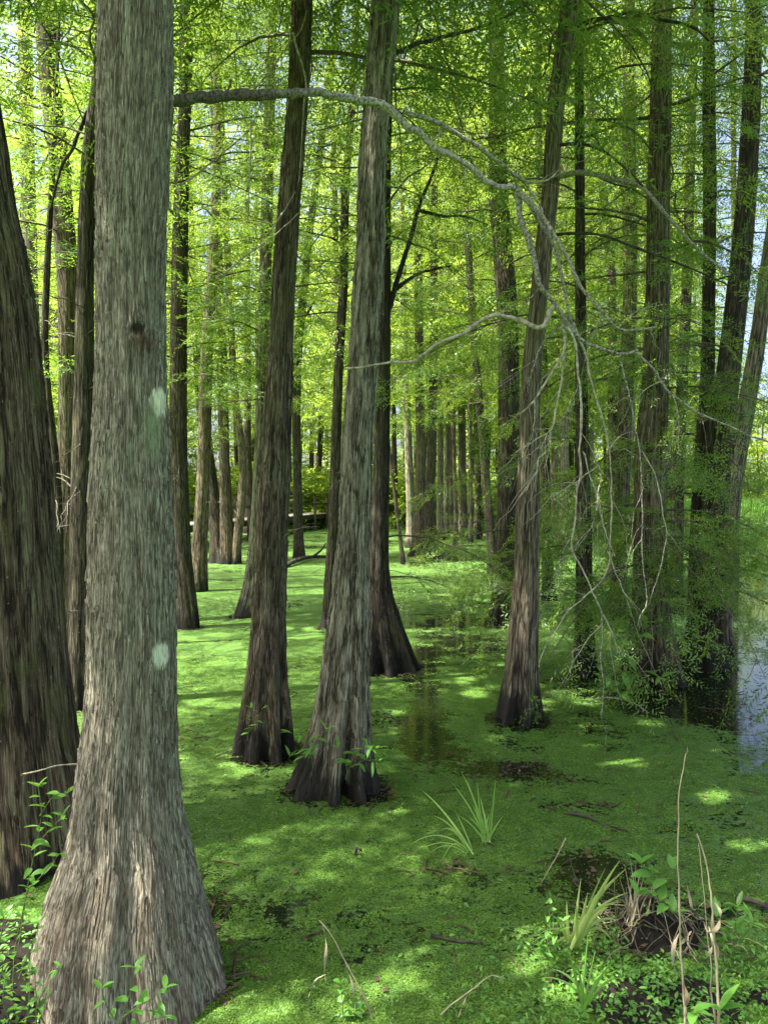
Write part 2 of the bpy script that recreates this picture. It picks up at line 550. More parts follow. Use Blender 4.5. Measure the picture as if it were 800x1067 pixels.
def open_gaps(me, M, z_min=2.6):
    """a crown of its own for one tree, leaving out the leaves in the canopy gaps"""
    nv, nq = len(me.vertices), len(me.polygons)
    V = np.empty(nv * 3, np.float32); me.vertices.foreach_get('co', V); V = V.reshape(-1, 3)
    Q = np.empty(nq * 4, np.int32); me.loops.foreach_get('vertex_index', Q); Q = Q.reshape(-1, 4)
    mi = np.empty(nq, np.int32); me.polygons.foreach_get('material_index', mi)
    M = np.array(M)
    C = V[Q[:, 0]] @ M[:3, :3].T + M[:3, 3]
    k = C[:, 2] / SUN_DIR[2]
    gx, gy = C[:, 0] - SUN_DIR[0] * k, C[:, 1] - SUN_DIR[1] * k
    keep = np.ones(nq, bool)
    for (x, y, R) in GAPS:
        keep &= ((gx - x) ** 2 + ((gy - y) * 1.15) ** 2 > R * R)
    keep |= (mi == 0) | (C[:, 2] < z_min)
    Q, mi = Q[keep], mi[keep]
    used, inv = np.unique(Q, return_inverse=True)
    return np_mesh(me.name, V[used], inv.reshape(-1, 4), True, list(me.materials), mi)


# ------------------------------------------------------------------ trunks
class Trunk:
    """a trunk traced by its silhouette (column, row, width in photo pixels) and standing at a real distance"""
    def __init__(s, pts, Y, H, lean=0.0):
        pts = np.array(pts, float)
        r0 = pts[-1, 2] / 2 / F_PX * Y
        s.Y = Y + .8 * r0
        X = (pts[:, 0] - CX) / F_PX * s.Y
        Z = EYE - (pts[:, 1] - HOR) / F_PX * s.Y
        R = pts[:, 2] / 2 / F_PX * s.Y
        o = np.argsort(Z)
        X, Z, R = X[o], Z[o], R[o]
        s.base = np.array([X[0], s.Y, 0.0])
        ztop, sl = Z[-1], np.clip((X[-1] - X[-2]) / max(.2, Z[-1] - Z[-2]), -.12, .12)
        ex = np.array([.25, .5, .75, 1.0]) * (H - ztop)
        Z = np.concatenate([[-.3], Z, ztop + ex]) if Z[0] > -.25 else np.concatenate([Z, ztop + ex])
        if len(Z) > len(X) + 4:
            X, R = np.concatenate([[X[0]], X]), np.concatenate([[R[0] * 1.04], R])
        X = np.concatenate([X, X[-1] + sl * ex * (1 - .3 * ex / ex[-1])])
        R = np.concatenate([R, R[-1] * np.array([.85, .66, .44, .15])])
        s.z, s.x, s.r, s.H, s.lean = Z, X, R, H, lean
        C = catmull(np.stack([X, R, Z], 1)[:, [2, 0, 1]], .05)
        C = C[np.argsort(C[:, 0])]
        s.cz, s.cxx, s.cr = C[:, 0], C[:, 1], C[:, 2]

    def at(s, z):
        return np.array([np.interp(z, s.cz, s.cxx), s.Y + s.lean * z, z]), np.interp(z, s.cz, s.cr)

    def mesh(s, name, mat, n, dz, seed, flute=.12, fl_h=.45, nfl=7, amp=.006, fq=45, knots=(), strips=0):
        r = np.random.RandomState(seed)
        zmid = EYE + HOR / F_PX * s.Y + .3
        za = np.arange(-.3, min(zmid, s.H), dz)
        zb = np.linspace(za[-1] + dz, s.H, max(4, int((s.H - za[-1]) / .3))) if s.H > za[-1] + .5 else np.array([])
        z = np.concatenate([za, zb])
        cx, rr = np.interp(z, s.cz, s.cxx), np.interp(z, s.cz, s.cr)
        th = np.arange(n) * 2 * PI / n
        Fz = np.exp(-np.maximum(z, 0) / fl_h)[:, None]
        fl = 0
        for k in range(3):
            fl = fl + (1, .6, .45)[k] * np.cos((nfl, nfl + 3, 2)[k] * th[None, :] + r.uniform(0, 6) + .35 * np.sin(z * 1.3 + k)[:, None])
        fl = np.where(fl > 0, fl * .6, fl)
        rad = rr[:, None] * (1 + flute * fl * (Fz + .07))
        R0 = np.median(s.cr)
        cxn, syn = np.cos(th)[None, :] * (R0 + 0 * z[:, None]), np.sin(th)[None, :] * (R0 + 0 * z[:, None])
        zz = z[:, None] + 0 * th[None, :]
        wx = (vnoise(cxn * 5, syn * 5, zz * 4, seed) - .5) * .05
        a = 1 - np.abs(2 * fbm((cxn + wx) * fq, (syn + wx) * fq, zz * fq * .045, seed + 3, 2) - 1)
        b = fbm(cxn * fq * .3, syn * fq * .3, zz * fq * .03, seed + 5, 2) - .5
        c = fbm(cxn * 3, syn * 3, zz * 1.4, seed + 9, 2) - .5
        rad = rad + amp * (a - .5) * 2 + amp * 1.6 * b + R0 * .16 * c
        for (kth, kz, kr, dep) in knots:
            dth = (th[None, :] - kth + PI) % (2 * PI) - PI
            dd = np.sqrt((dth * rr[:, None]) ** 2 + ((zz - kz) * .8) ** 2) / kr
            rad = rad - dep * np.exp(-dd ** 2 * 3) + dep * .55 * np.exp(-(dd - 1.1) ** 2 * 6)
        V = np.stack([cx[:, None] - s.base[0] + rad * np.cos(th), s.lean * zz + rad * np.sin(th), zz], -1)
        Rl = R0 * (rr / R0) ** .4                       # bark follows the flare: grain runs down the surface
        B = np.stack([Rl[:, None] * np.cos(th), Rl[:, None] * np.sin(th), zz], -1).reshape(-1, 3)
        V, Q = V.reshape(-1, 3), grid_quads(len(z), n, True)
        if strips:                                      # fibrous strips, their ends peeling off a little
            m = 7
            zs0 = r.uniform(-.1, min(zmid, s.H) - .3, strips)
            ln = np.where(r.rand(strips) < .25, r.uniform(.4, .9, strips), r.uniform(.06, .35, strips))
            t0 = r.uniform(PI * .9, PI * 2.1, strips)
            wd = np.where(r.rand(strips) < .15, r.uniform(.006, .012, strips), r.uniform(.0018, .006, strips))
            tt = np.linspace(0, 1, m)
            Zs = zs0[:, None] + ln[:, None] * tt
            dr = np.cumsum(r.normal(0, .0035, (strips, m)), 1)
            lift = r.uniform(.0015, .0045, strips)[:, None] + (r.uniform(0, .009, strips)[:, None] * tt ** 3 + r.uniform(0, .010, strips)[:, None] * (1 - tt) ** 3) * (r.rand(strips) < .35)[:, None]
            prof = np.sin(PI * np.clip(tt * .9 + .05, 0, 1)) ** .6
            rloc = np.interp(Zs, s.cz, s.cr)
            out, grn = [], []
            for sd in (-1, 0, 1):
                ths = t0[:, None] + (dr + sd * wd[:, None] * prof) / rloc
                fi = (ths % (2 * PI)) / (2 * PI) * n
                i0 = np.floor(fi).astype(int) % n
                f = fi - np.floor(fi)
                gi = np.clip((Zs - z[0]) / dz, 0, len(za) - 2)
                k0 = np.floor(gi).astype(int)
                g = gi - k0
                rs_ = (rad[k0, i0] * (1 - f) + rad[k0, (i0 + 1) % n] * f) * (1 - g) + (rad[k0 + 1, i0] * (1 - f) + rad[k0 + 1, (i0 + 1) % n] * f) * g
                rs_ = rs_ + lift * (1.0 if sd == 0 else .25)
                cxs = np.interp(Zs, s.cz, s.cxx) - s.base[0]
                out.append(np.stack([cxs + rs_ * np.cos(ths), s.lean * Zs + rs_ * np.sin(ths), Zs], -1))
                Rg = R0 * (rloc / R0) ** .4
                grn.append(np.stack([Rg * np.cos(ths) + (t0 * 37.7 % .02)[:, None], Rg * np.sin(ths), Zs], -1))
            SV = np.stack(out, 2).reshape(strips, -1, 3)
            SG = np.stack(grn, 2).reshape(-1, 3)
            q1 = grid_quads(m, 3, False)
            SQ = (q1[None] + (np.arange(strips) * m * 3)[:, None, None]).reshape(-1, 4) + len(V)
            V, Q, B = np.concatenate([V, SV.reshape(-1, 3)]), np.concatenate([Q, SQ]), np.concatenate([B, SG])
        me = np_mesh(name, V, Q, True, [mat])
        B = B.astype(np.float32)
        at = me.attributes.new('grain', 'FLOAT_VECTOR', 'POINT')
        at.data.foreach_set('vector', B.ravel())
        return me


# bark kinds
GREY = dict(crev=(.028, .022, .013), mid=(.195, .175, .115), ridge=(.45, .42, .32), lichen=(.20, .20, .125), lich_amt=.3)
BROWN = dict(crev=(.020, .014, .009), mid=(.12, .092, .058), ridge=(.29, .24, .17), lichen=(.14, .15, .08), lich_amt=.25)
DARK = dict(crev=(.010, .008, .005), mid=(.052, .041, .027), ridge=(.135, .112, .08), lichen=(.09, .105, .05), lich_amt=.18)
LIGHT = dict(crev=(.03, .024, .016), mid=(.16, .13, .09), ridge=(.33, .29, .22), lichen=(.2, .21, .13), lich_amt=.4)
BK = {'grey': bark('grey bark', **GREY, red=.25), 'brown': bark('brown bark', **BROWN, moss=.35), 'dark': bark('dark bark', **DARK, moss=.25),
      'light': bark('pale bark', **LIGHT)}
BK['mossy'] = bark('mossy brown bark', (.022, .015, .009), (.135, .10, .06), (.29, .23, .15), (.15, .16, .07), .2, wet=.1, moss=.6, freq=38, red=.4)

TREES = {}


def tree(key, label, pts, kind, basepy=None, H=15, n=32, dz=.05, crown=None, cscale=(1, 1), cz=0.0, lean=0.0, group=None, name='cypress_tree', cat='tree',
         low=(), twigs=0, sprays=0, mat=None, **kw):
    seed = abs(hash_str(key)) % 9999
    Y = base_depth(basepy or pts[-1][1])
    T = Trunk(pts, Y, H, lean)
    root = thing(name, label, cat, T.base, group)
    tr = ob('trunk', T.mesh('trunk', mat or BK[kind], n, dz, seed, **kw), root)
    r = random.Random(seed)
    if crown is not None:
        zc = 6 if H < 18 else 9
        p, _ = T.at(zc)
        rz = r.uniform(0, 6.28)
        lc = (p[0] - T.base[0], p[1] - T.base[1], cz)
        if T.Y < 16:
            crown = open_gaps(crown, Matrix.Translation(Vector(lc) + Vector(T.base)) @ Matrix.Rotation(rz, 4, 'Z') @ Matrix.Diagonal((cscale[0], cscale[0], cscale[1], 1)))
        ob('crown', crown, root, lc, (0, 0, rz), (cscale[0], cscale[0], cscale[1]))
    for (z, azd, mi, sc) in low:
        p, rad = T.at(z)
        ob('branch', LOWB[mi], root, (p[0] - T.base[0], p[1] - T.base[1], z), (r.uniform(-.3, .3), 0, math.radians(azd)), (sc,) * 3)
    for i in range(sprays):
        z = r.uniform(.9, 4.2) if i % 3 else r.uniform(.7, 2.2)
        p, rad = T.at(z)
        ob('branch', LOWB[r.randrange(4)], root, (p[0] - T.base[0], p[1] - T.base[1], z), (r.uniform(-.4, .4), r.uniform(-.2, .3), math.radians(r.uniform(165, 375 if T.base[0] < 3.2 else 275))), (r.uniform(.75, 1.3),) * 3)
    for i in range(twigs):
        z = r.uniform(.8, min(T.H * .6, 1.6 + T.Y * .45))
        p, rad = T.at(z)
        az = r.uniform(PI * .9, PI * 2.1)
        ob('dead_twig', r.choice(TWIGS), root, (p[0] - T.base[0] + math.cos(az) * rad * .8, p[1] - T.base[1] + math.sin(az) * rad * .8, z),
           (r.uniform(-.4, .4), r.uniform(-.3, .3), az), (r.uniform(.6, 1.1),) * 3)
    TREES[key] = (root, T)
    return root, T


def hash_str(s):
    v = 7
    for ch in s:
        v = (v * 131 + ord(ch)) % 1000003
    return v


# --- the big near trunk
ptsA = [(142.5, 0, 69), (141, 100, 70), (138, 200, 67), (137, 300, 65), (136.5, 400, 67), (136, 500, 75), (138, 600, 83), (138, 680, 85), (137, 740, 89),
        (133.5, 830, 103), (135, 880, 120), (131.5, 940, 151), (132.5, 1000, 174), (136, 1067, 198), (135, 1085, 214)]
TA = Trunk(ptsA, base_depth(1085), 14)


def on_A(px, py, out=.95):
    """point on the big trunk's camera side, in the trunk's own coordinates"""
    z = EYE - (py - HOR) / F_PX * TA.Y
    c, r = TA.at(z)
    x = (px - CX) / F_PX * (TA.Y - r) - c[0]
    x = max(-r * .97, min(r * .97, x))
    return (c[0] + x - TA.base[0], -math.sqrt(r * r - x * x), z), math.atan2(-math.sqrt(r * r - x * x), x)


sp = []
for (px, py, rad, c, soft, sq) in [(158, 421, .030, (.88, .88, .64), .14, .5), (154, 452, .030, (.26, .31, .16), .7, .33), (161, 678, .030, (.78, .80, .60), .14, .6),
                                   (143, 349, .026, (.012, .008, .005), .4, 1.0),
                                   (113, 262, .012, (.03, .022, .015), .5, 1.6), (148, 362, .034, (.10, .06, .035), .8, .9)]:
    p, a = on_A(px, py)
    sp.append((p, rad, c, soft, sq))
BARK_A = bark('near trunk bark', (.080, .066, .044), (.235, .208, .148), (.47, .435, .34), (.24, .245, .165), .30, wet=0, red=.32, freq=135, spots=sp, bump=.007)
kA = []
for px, py, kr, dep in [(143, 348, .030, .016), (113, 262, .016, .008), (122, 108, .03, .006)]:
    p, a = on_A(px, py)
    kA.append((a % (2 * PI), p[2], kr, dep))
tree('A', 'huge pale grey flared trunk with a white painted patch, bearing the long bare limb', ptsA, 'grey', 1085, 14, 400, .008, CR_HIGH[0], (1.15, 1), 0, mat=BARK_A,
     flute=.115, fl_h=.5, nfl=9, amp=.0045, fq=105, knots=kA, strips=5200)

tree('L', 'wide mossy brown trunk cut off by the left edge, beside the big pale trunk',
     [(-50, 140, 100), (-25, 300, 108), (-12, 500, 122), (-5, 700, 145), (0, 800, 162), (5, 870, 185), (10, 930, 215)], 'mossy', 930, 14, 200, .012, CR_HIGH[1], (1.2, 1), 0,
     flute=.13, fl_h=.45, nfl=6, amp=.007, fq=70, strips=3600)
tree('B', 'pale grey trunk leaning right, leafy shoots round its foot',
     [(402, 0, 28), (395, 84, 26), (388, 169, 26), (386, 253, 27), (383, 300, 29), (378, 384, 28), (372, 469, 31), (369.5, 540, 32), (366, 600, 35), (364, 640, 41),
      (357, 740, 54), (353, 790, 65), (351, 835, 80)], 'grey', 835, 14, 140, .012, CR_HIGH[1], (.8, 1), 0, flute=.32, fl_h=.36, nfl=8, amp=.0055, fq=80, strips=2200)
tree('C', 'dark mottled trunk with trailing twigs, just left of the pale leaning one',
     [(315, 0, 20), (311.5, 84, 21), (307.5, 140, 21), (301, 225, 21), (296, 290, 22), (293, 355, 22), (289.5, 430, 27), (285, 530, 30), (283, 580, 32), (282, 615, 32),
      (279.5, 690, 39), (278.5, 740, 49), (277.5, 792, 57)], 'brown', 792, 14, 110, .014, CR_HIGH[0], (.8, 1), 0, flute=.34, fl_h=.34, nfl=7, amp=.006, fq=62, twigs=4, strips=1600)
tree('D', 'brown trunk curving right at the top, black wet foot, arched bare limbs',
     [(593, 0, 17), (588, 50, 18), (580, 100, 18), (576, 150, 17), (572, 210, 18), (565, 270, 18), (558, 340, 18), (553, 400, 20), (551, 470, 21), (549, 560, 25), (548, 600, 26),
      (543, 690, 32), (541, 735, 42), (540, 754, 45)], 'brown', 754, 15, 90, .015, CR_HIGH[1], (.75, 1), .6, flute=.28, fl_h=.32, nfl=6, amp=.005, fq=62,
     low=[(1.15, 200, 2, .55), (1.2, 170, 0, .4)])
tree('E', 'dark trunk with a broad fluted foot, half hidden behind the pale leaning trunk',
     [(402, 100, 13), (400, 220, 13), (400, 300, 13), (399, 400, 15), (397, 500, 17), (395, 600, 22), (400, 650, 36), (405, 690, 48), (406, 703, 54)], 'dark', 703, 15, 72, .02,
     CR_MID[0], (.9, 1), 1, flute=.34, fl_h=.4, nfl=7, amp=.006, fq=40, twigs=5, low=[(1.5, 8, 1, 1.0), (1.05, 22, 0, .8)])
tree('F', 'narrow dark trunk with a black foot, behind the hanging bare twigs',
     [(604, 250, 10), (605, 400, 12), (607, 500, 14), (608, 560, 15), (608, 640, 18), (609, 690, 23), (609, 704, 25)], 'dark', 704, 15, 48, .025, CR_MID[1], (.85, 1), 1,
     flute=.16, fl_h=.3, nfl=5, low=[(1.2, 250, 0, .7), (1.9, 300, 3, .8), (2.6, 210, 1, .8)], sprays=9)
tree('R1', 'stout trunk wrapped in hanging sprays, big leaved plant at its fluted foot',
     [(690, -10, 18), (688, 100, 21), (686, 200, 22), (685, 300, 23), (682, 400, 26), (678, 470, 31), (677, 560, 31), (678, 640, 39), (681, 690, 52), (683, 715, 60)], 'brown', 715, 15,
     80, .02, CR_MID[0], (1, 1), .6, flute=.2, fl_h=.35, nfl=7, amp=.006, fq=42,
     low=[(1.0, 230, 0, .9), (1.5, 290, 1, .9), (1.9, 190, 3, .8), (2.5, 260, 0, 1.0), (3.1, 320, 1, 1.0), (3.4, 215, 3, .9), (1.7, 340, 2, 1.0)], sprays=13)
tree('R2a', 'thick dark trunk leaning right beside the open water',
     [(785, 0, 14), (783, 84, 17), (779, 169, 18), (773, 253, 20), (766, 320, 21), (758, 390, 23), (750, 450, 25), (743, 560, 26), (740, 640, 28), (738, 690, 37), (737, 700, 41)],
     'dark', 700, 15, 64, .025, CR_MID[2], (.8, 1), 2.4, flute=.18, fl_h=.35, nfl=6,
     low=[(1.2, 290, 0, .9), (.9, 310, 1, .7), (2.4, 260, 1, 1.0), (3.2, 230, 0, 1.0)], sprays=6)
tree('R2b', 'slim upright dark trunk pressed against the thick leaning one by the open water',
     [(738, 0, 10), (738, 100, 12), (739, 200, 12), (738, 300, 12), (737, 380, 13), (733, 450, 15), (728, 560, 18), (726, 640, 20), (723, 680, 24), (722, 693, 28)], 'dark', 693, 15, 48,
     .03, CR_MID[1], (.8, 1), 1.2, low=[(1.4, 230, 1, .8), (2.2, 280, 2, .9)], sprays=9)
tree('R2c', 'pale sunlit trunk leaning out over the open water at the right edge',
     [(806, 240, 15), (798, 290, 15), (788, 360, 16), (778, 420, 17), (768, 480, 17), (762, 520, 18), (757, 580, 19), (752, 640, 20), (750, 680, 26)], 'light', 680, 13, 48, .03,
     CR_MID[2], (.65, .95), 3.0, low=[], sprays=1)
tree('T22', 'dark straight trunk standing behind the left side of the brown trunk right of centre',
     [(516, 0, 15), (518, 100, 17), (519, 200, 19), (528, 320, 21), (530, 420, 22), (529, 520, 21), (525, 600, 22), (521, 640, 23), (520, 653, 27)], 'dark', 653, 17, 40, .035,
     CR_MID[0], (1, 1.05), .5, low=[(1.6, 200, 0, 1.0), (1.0, 230, 1, .9), (2.3, 180, 1, 1.0), (3.2, 330, 0, 1.1)], sprays=2)
tree('R3', 'thin brown trunk between the hanging twigs and the stout spray wrapped trunk',
     [(655, -10, 11), (655, 150, 13), (656, 300, 14), (652, 400, 14), (648, 500, 15), (645, 600, 16), (643, 645, 22)], 'brown', 645, 17, 36, .04, CR_MID[1], (1, 1.05), .3,
     low=[(1.3, 270, 1, 1.0), (2.4, 210, 0, 1.1)], sprays=9)
tree('R6', 'thin dark trunk glimpsed between the stout spray wrapped trunk and the leaning one',
     [(718, 200, 9), (715, 300, 10), (710, 400, 11), (706, 500, 12), (704, 590, 14), (703, 622, 17)], 'dark', 622, 18, 30, .05, CR_MID[2], (1.1, 1.1), 0, sprays=8)
tree('R4', 'crooked thin stem bending right high up behind the long bare limb',
     [(606, -10, 8), (616, 120, 8), (628, 200, 8), (636, 280, 9), (638, 400, 10), (638, 560, 11), (638, 610, 14)], 'dark', 610, 18, 24, .06, CR_MID[0], (1, 1.1), 0)
tree('R5', 'very thin upright stem against the bright gap at the upper right',
     [(764, 0, 4.5), (764, 200, 5), (765, 400, 6), (765, 560, 7), (765, 592, 9)], 'dark', 592, 17, 20, .08, CR_MID[1], (.7, 1.1), 2)
tree('T2', 'brown trunk with a sunlit left edge, between the mossy trunk and the big pale one',
     [(48, -20, 19), (50, 60, 20), (56, 120, 20), (62, 170, 20), (67, 240, 21), (71, 300, 20), (72, 400, 20), (71, 480, 20), (70, 560, 20), (69, 620, 24), (69, 655, 32)], 'brown', 655,
     16, 44, .03, CR_MID[0], (1.35, 1), .4, twigs=16, low=[(4.6, 150, 1, 1.0)])
tree('T3', 'dark trunk tight against the left side of the big pale trunk',
     [(108, 20, 14), (103, 90, 14), (95, 150, 15), (92, 200, 16), (89, 300, 17), (88, 400, 19), (86, 500, 22), (85, 600, 24), (84, 690, 28), (84, 740, 36)], 'dark', 740, 14, 56, .025,
     CR_MID[1], (1.2, 1), 1.5, twigs=16)
tree('T1', 'thin dark stem leaning beside the mossy trunk at the left',
     [(54, 200, 5), (49, 290, 6), (47, 360, 7), (50, 410, 8), (57, 480, 9), (61, 550, 10), (60, 620, 12), (58, 680, 15)], 'dark', 680, 9, 24, .05, None, twigs=12)
tree('T0', 'slim pale trunk standing far back at the upper left corner',
     [(26, 0, 13), (28, 120, 14), (31, 250, 14), (35, 400, 15), (38, 560, 18), (38, 612, 22)], 'grey', 612, 18, 30, .06, CR_MID[2], (1.2, 1.1), 0)
tree('T5', 'dark trunk just right of the big pale trunk, wet foot bending right',
     [(195, 0, 13), (194, 60, 13), (193, 112, 12), (190, 169, 14), (188.5, 225, 16), (187, 300, 17), (186, 400, 17), (186, 450, 17), (188.5, 512, 17), (190, 569, 18), (195, 625, 20),
      (197, 656, 23)], 'dark', 656, 16, 44, .03, CR_MID[1], (1.15, 1), .3, twigs=9)
tree('T6', 'brown trunk second right of the big pale trunk, foot swinging left',
     [(227, 0, 7), (226, 60, 8), (226, 150, 8), (224, 230, 9), (220, 300, 11), (216, 360, 12), (214, 420, 13), (213, 470, 13), (211, 520, 14), (208, 570, 16), (206, 617, 21)], 'brown',
     617, 18, 32, .045, CR_MID[0], (1.2, 1.1), 0, twigs=6)
tree('T7', 'dark trunk with a broad fluted foot in front of the boardwalk',
     [(197, 200, 8), (200, 290, 9), (204, 340, 9), (210, 420, 11), (217, 480, 13), (225, 540, 16), (229, 575, 20), (229, 587, 25)], 'dark', 587, 19, 30, .06, CR_FAR[0], (.9, .9), 0,
     flute=.2, twigs=3)
tree('T8', 'straight slim trunk close right of the fluted one before the boardwalk',
     [(226, 200, 9), (228, 280, 9), (230, 340, 10), (232, 400, 11), (234, 480, 11), (236, 540, 13), (238, 588, 17)], 'brown', 588, 19, 26, .07, CR_FAR[1], (.8, .9), 0)
tree('T9', 'zigzag slim trunk with a pale right edge, before the end of the boardwalk',
     [(238, 280, 7), (243, 380, 7), (247, 430, 8), (253, 480, 8), (251, 530, 9), (247, 565, 10), (245, 588, 13)], 'brown', 588, 18, 24, .07, CR_FAR[2], (.7, .85), 0)
tree('T10', 'cone footed far trunk rising beside the boardwalk rail',
     [(258, 300, 6), (258, 400, 7), (258, 470, 8), (259, 520, 11), (260, 556, 14)], 'dark', 556, 22, 20, .1, CR_FAR[0], (1, 1), 0)
tree('T11', 'slim trunk hugging the left of the dark mottled trunk, its flared foot beside it',
     [(285, 0, 8), (282, 80, 10), (280, 150, 11), (278, 230, 12), (276, 300, 12), (274, 360, 12), (272, 430, 12), (270, 490, 12), (268, 540, 13), (264, 600, 17), (258, 643, 27)], 'grey',
     643, 17, 36, .035, CR_MID[2], (1.05, 1.05), .3, twigs=3)
tree('T12', 'slender trunk slanting up right between the mottled trunk and the pale leaning one',
     [(355, 0, 7), (343, 84, 8), (336, 140, 7), (328.5, 197, 7), (321.5, 253, 7), (317, 300, 8), (311, 360, 9), (309, 430, 9), (310, 500, 9), (311, 560, 10), (312, 583, 14)], 'dark', 583,
     18, 24, .07, CR_FAR[1], (.8, .85), 0)
tree('T13', 'nearly black slim trunk leaning right, close left of the pale leaning trunk',
     [(372, 0, 7), (366.5, 112, 7), (360, 197, 8), (357.5, 300, 9), (354, 360, 9), (351, 430, 10), (348, 530, 10), (344, 600, 11), (342, 640, 13), (341, 655, 16)], 'dark', 655, 16, 32, .04,
     CR_MID[1], (.95, 1), .6, twigs=5)
tree('T16', 'left one of a pair of straight trunks standing foot to foot beyond the channel',
     [(434, 150, 8), (436, 300, 9), (437, 400, 9), (438, 500, 10), (436, 560, 13), (434, 580, 18)], 'brown', 580, 19, 26, .07, CR_FAR[2], (.9, .9), 0)
tree('T17', 'right one of a pair of straight trunks standing foot to foot beyond the channel',
     [(453, 150, 7), (452, 250, 7), (452, 350, 8), (450, 450, 9), (448, 520, 10), (449, 560, 14), (450, 582, 21)], 'dark', 582, 19, 26, .07, CR_FAR[0], (.8, .9), 0)
tree('T18', 'very thin dark sapling leaning left, just before the pair of straight trunks',
     [(398, 380, 2.5), (405, 463, 3), (412, 520, 3.5), (418, 570, 4.5), (420, 588, 6)], 'dark', 588, 7, 14, .12, None, twigs=3)
tree('T19', 'straight far trunk with a pale right side, right of the pair beyond the channel',
     [(478, 200, 7), (480, 320, 7), (481, 450, 8), (482, 530, 9), (483, 560, 13)], 'light', 560, 21, 22, .1, CR_FAR[1], (1, 1), 0)
tree('T20', 'dim far trunk standing behind the pale sided one in the middle distance',
     [(472, 250, 6), (472, 350, 7), (471, 450, 7), (470, 530, 8), (470, 556, 11)], 'dark', 556, 21, 20, .1, CR_FAR[2], (1, 1), 0)
tree('T21', 'dark slim trunk leaning left, in open shade left of the straight dark one',
     [(480, 150, 6), (487, 250, 7), (490, 300, 7), (494, 360, 8), (500, 430, 8), (506, 500, 9), (512, 570, 10), (514, 612, 14)], 'dark', 612, 18, 26, .05, CR_MID[2], (1, 1.1), 0, twigs=3)
tree('H1', 'short dark trunk showing between the brown trunk right of centre and the hanging twigs',
     [(565, 350, 8), (567, 450, 9), (569, 540, 10), (571, 600, 12), (572, 626, 16)], 'dark', 626, 17, 28, .05, CR_MID[0], (1, 1.05), .5, low=[(1.2, 300, 0, 1.0)], sprays=5)
tree('G1', 'far sunlit yellowish trunk glimpsed through the hanging twigs',
     [(589, 250, 8), (588, 350, 8), (588, 440, 9), (587, 530, 10), (586, 578, 14)], 'light', 578, 19, 24, .08, CR_FAR[1], (.8, .9), 0)

# --- far trunks nobody can tell apart
far_rng = random.Random(5)
placed = []
tries = 0
while len(placed) < 115 and tries < 6000:
    tries += 1
    Y = 25 + 35 * far_rng.random() ** .8
    px = far_rng.uniform(-60, 740)
    X = (px - CX) / F_PX * Y
    if any((X - a) ** 2 + (Y - b) ** 2 < 1.35 ** 2 for a, b in placed):
        continue
    xb = -7.6 + (Y - 24.5) * .19
    if abs(X - xb) < 1.3 or (180 < px < 350 and Y < 42):
        continue
    placed.append((X, Y))
    w = far_rng.uniform(.13, .32)
    wp = w / Y * F_PX
    by = HOR + EYE * F_PX / Y
    dx = far_rng.uniform(-.05, .05)
    tr_pts = [(px + dx * 400 + far_rng.uniform(-3, 3), by - 400, wp * .75), (px + dx * 200 + far_rng.uniform(-3, 3), by - 200, wp * .85), (px, by - 40, wp), (px, by, wp * 1.6)]
    tree('far%d' % len(placed), 'slim straight trunk in the dim far crowd under yellow green leaves', tr_pts,
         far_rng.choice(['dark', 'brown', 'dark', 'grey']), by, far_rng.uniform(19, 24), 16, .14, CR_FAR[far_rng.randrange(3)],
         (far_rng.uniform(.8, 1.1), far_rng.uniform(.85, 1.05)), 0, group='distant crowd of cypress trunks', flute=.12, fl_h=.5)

# ------------------------------------------------------------------ traced limbs
def px_tube(pts, w0, w1, n=6, step=.03, wob=.004, seed=0):
    """pts: (column, row, distance)"""
    P = catmull([pix(*p) for p in pts], step)
    t = np.linspace(0, 1, len(P))
    r = np.random.RandomState(seed + len(pts))
    P = P + np.stack([((vnoise(P[:, 0] * 9, P[:, 1] * 9 + k * 9, P[:, 2] * 9, seed + k) - .5) * 2.4 + (vnoise(P[:, 0] * 31, P[:, 1] * 31 + k * 9, P[:, 2] * 31, seed + k + 4) - .5) * .9) * wob for k in range(3)], 1)
    Yd = np.array([p[2] for p in pts]).mean()
    R = (w0 + (w1 - w0) * t) / 2 / F_PX * Yd
    R = R * (.62 + .45 * vnoise(P[:, 0] * 18, P[:, 1] * 18, P[:, 2] * 18, seed + 5) + .25 * vnoise(P[:, 0] * 60, P[:, 1] * 60, P[:, 2] * 60, seed + 6))
    return tube(P, R, n)


def limb_part(name, parent, root_loc, pts, w0, w1, mat, shoots=0, **kw):
    V, Q = px_tube(pts, w0, w1, **kw)
    s = Soup()
    s.add(V - np.array(root_loc), Q)
    if shoots:
        r = np.random.RandomState(len(pts) * 31 + int(pts[-1][0]))
        P = catmull([pix(*p) for p in pts], .03)
        for k in range(shoots):                       # fine side shoots of this same twig
            i = r.randint(len(P) // 4, len(P) - 1)
            d = P[min(i + 1, len(P) - 1)] - P[i - 1]
            d /= np.linalg.norm(d) + 1e-9
            d = d + r.normal(0, .55, 3)
            ln = r.uniform(.06, .24)
            t = np.linspace(0, 1, 6)[:, None]
            S = P[i] + d * ln * t + np.array([0, 0, -.25 * ln]) * t ** 2 + np.cumsum(r.normal(0, .05 * ln, (6, 3)), 0)
            S[0] = P[i]
            s.add(*tube(S - np.array(root_loc), np.linspace(.0022, .0008, 6), 3))
    return ob(name, s.mesh(name, [mat]), parent)


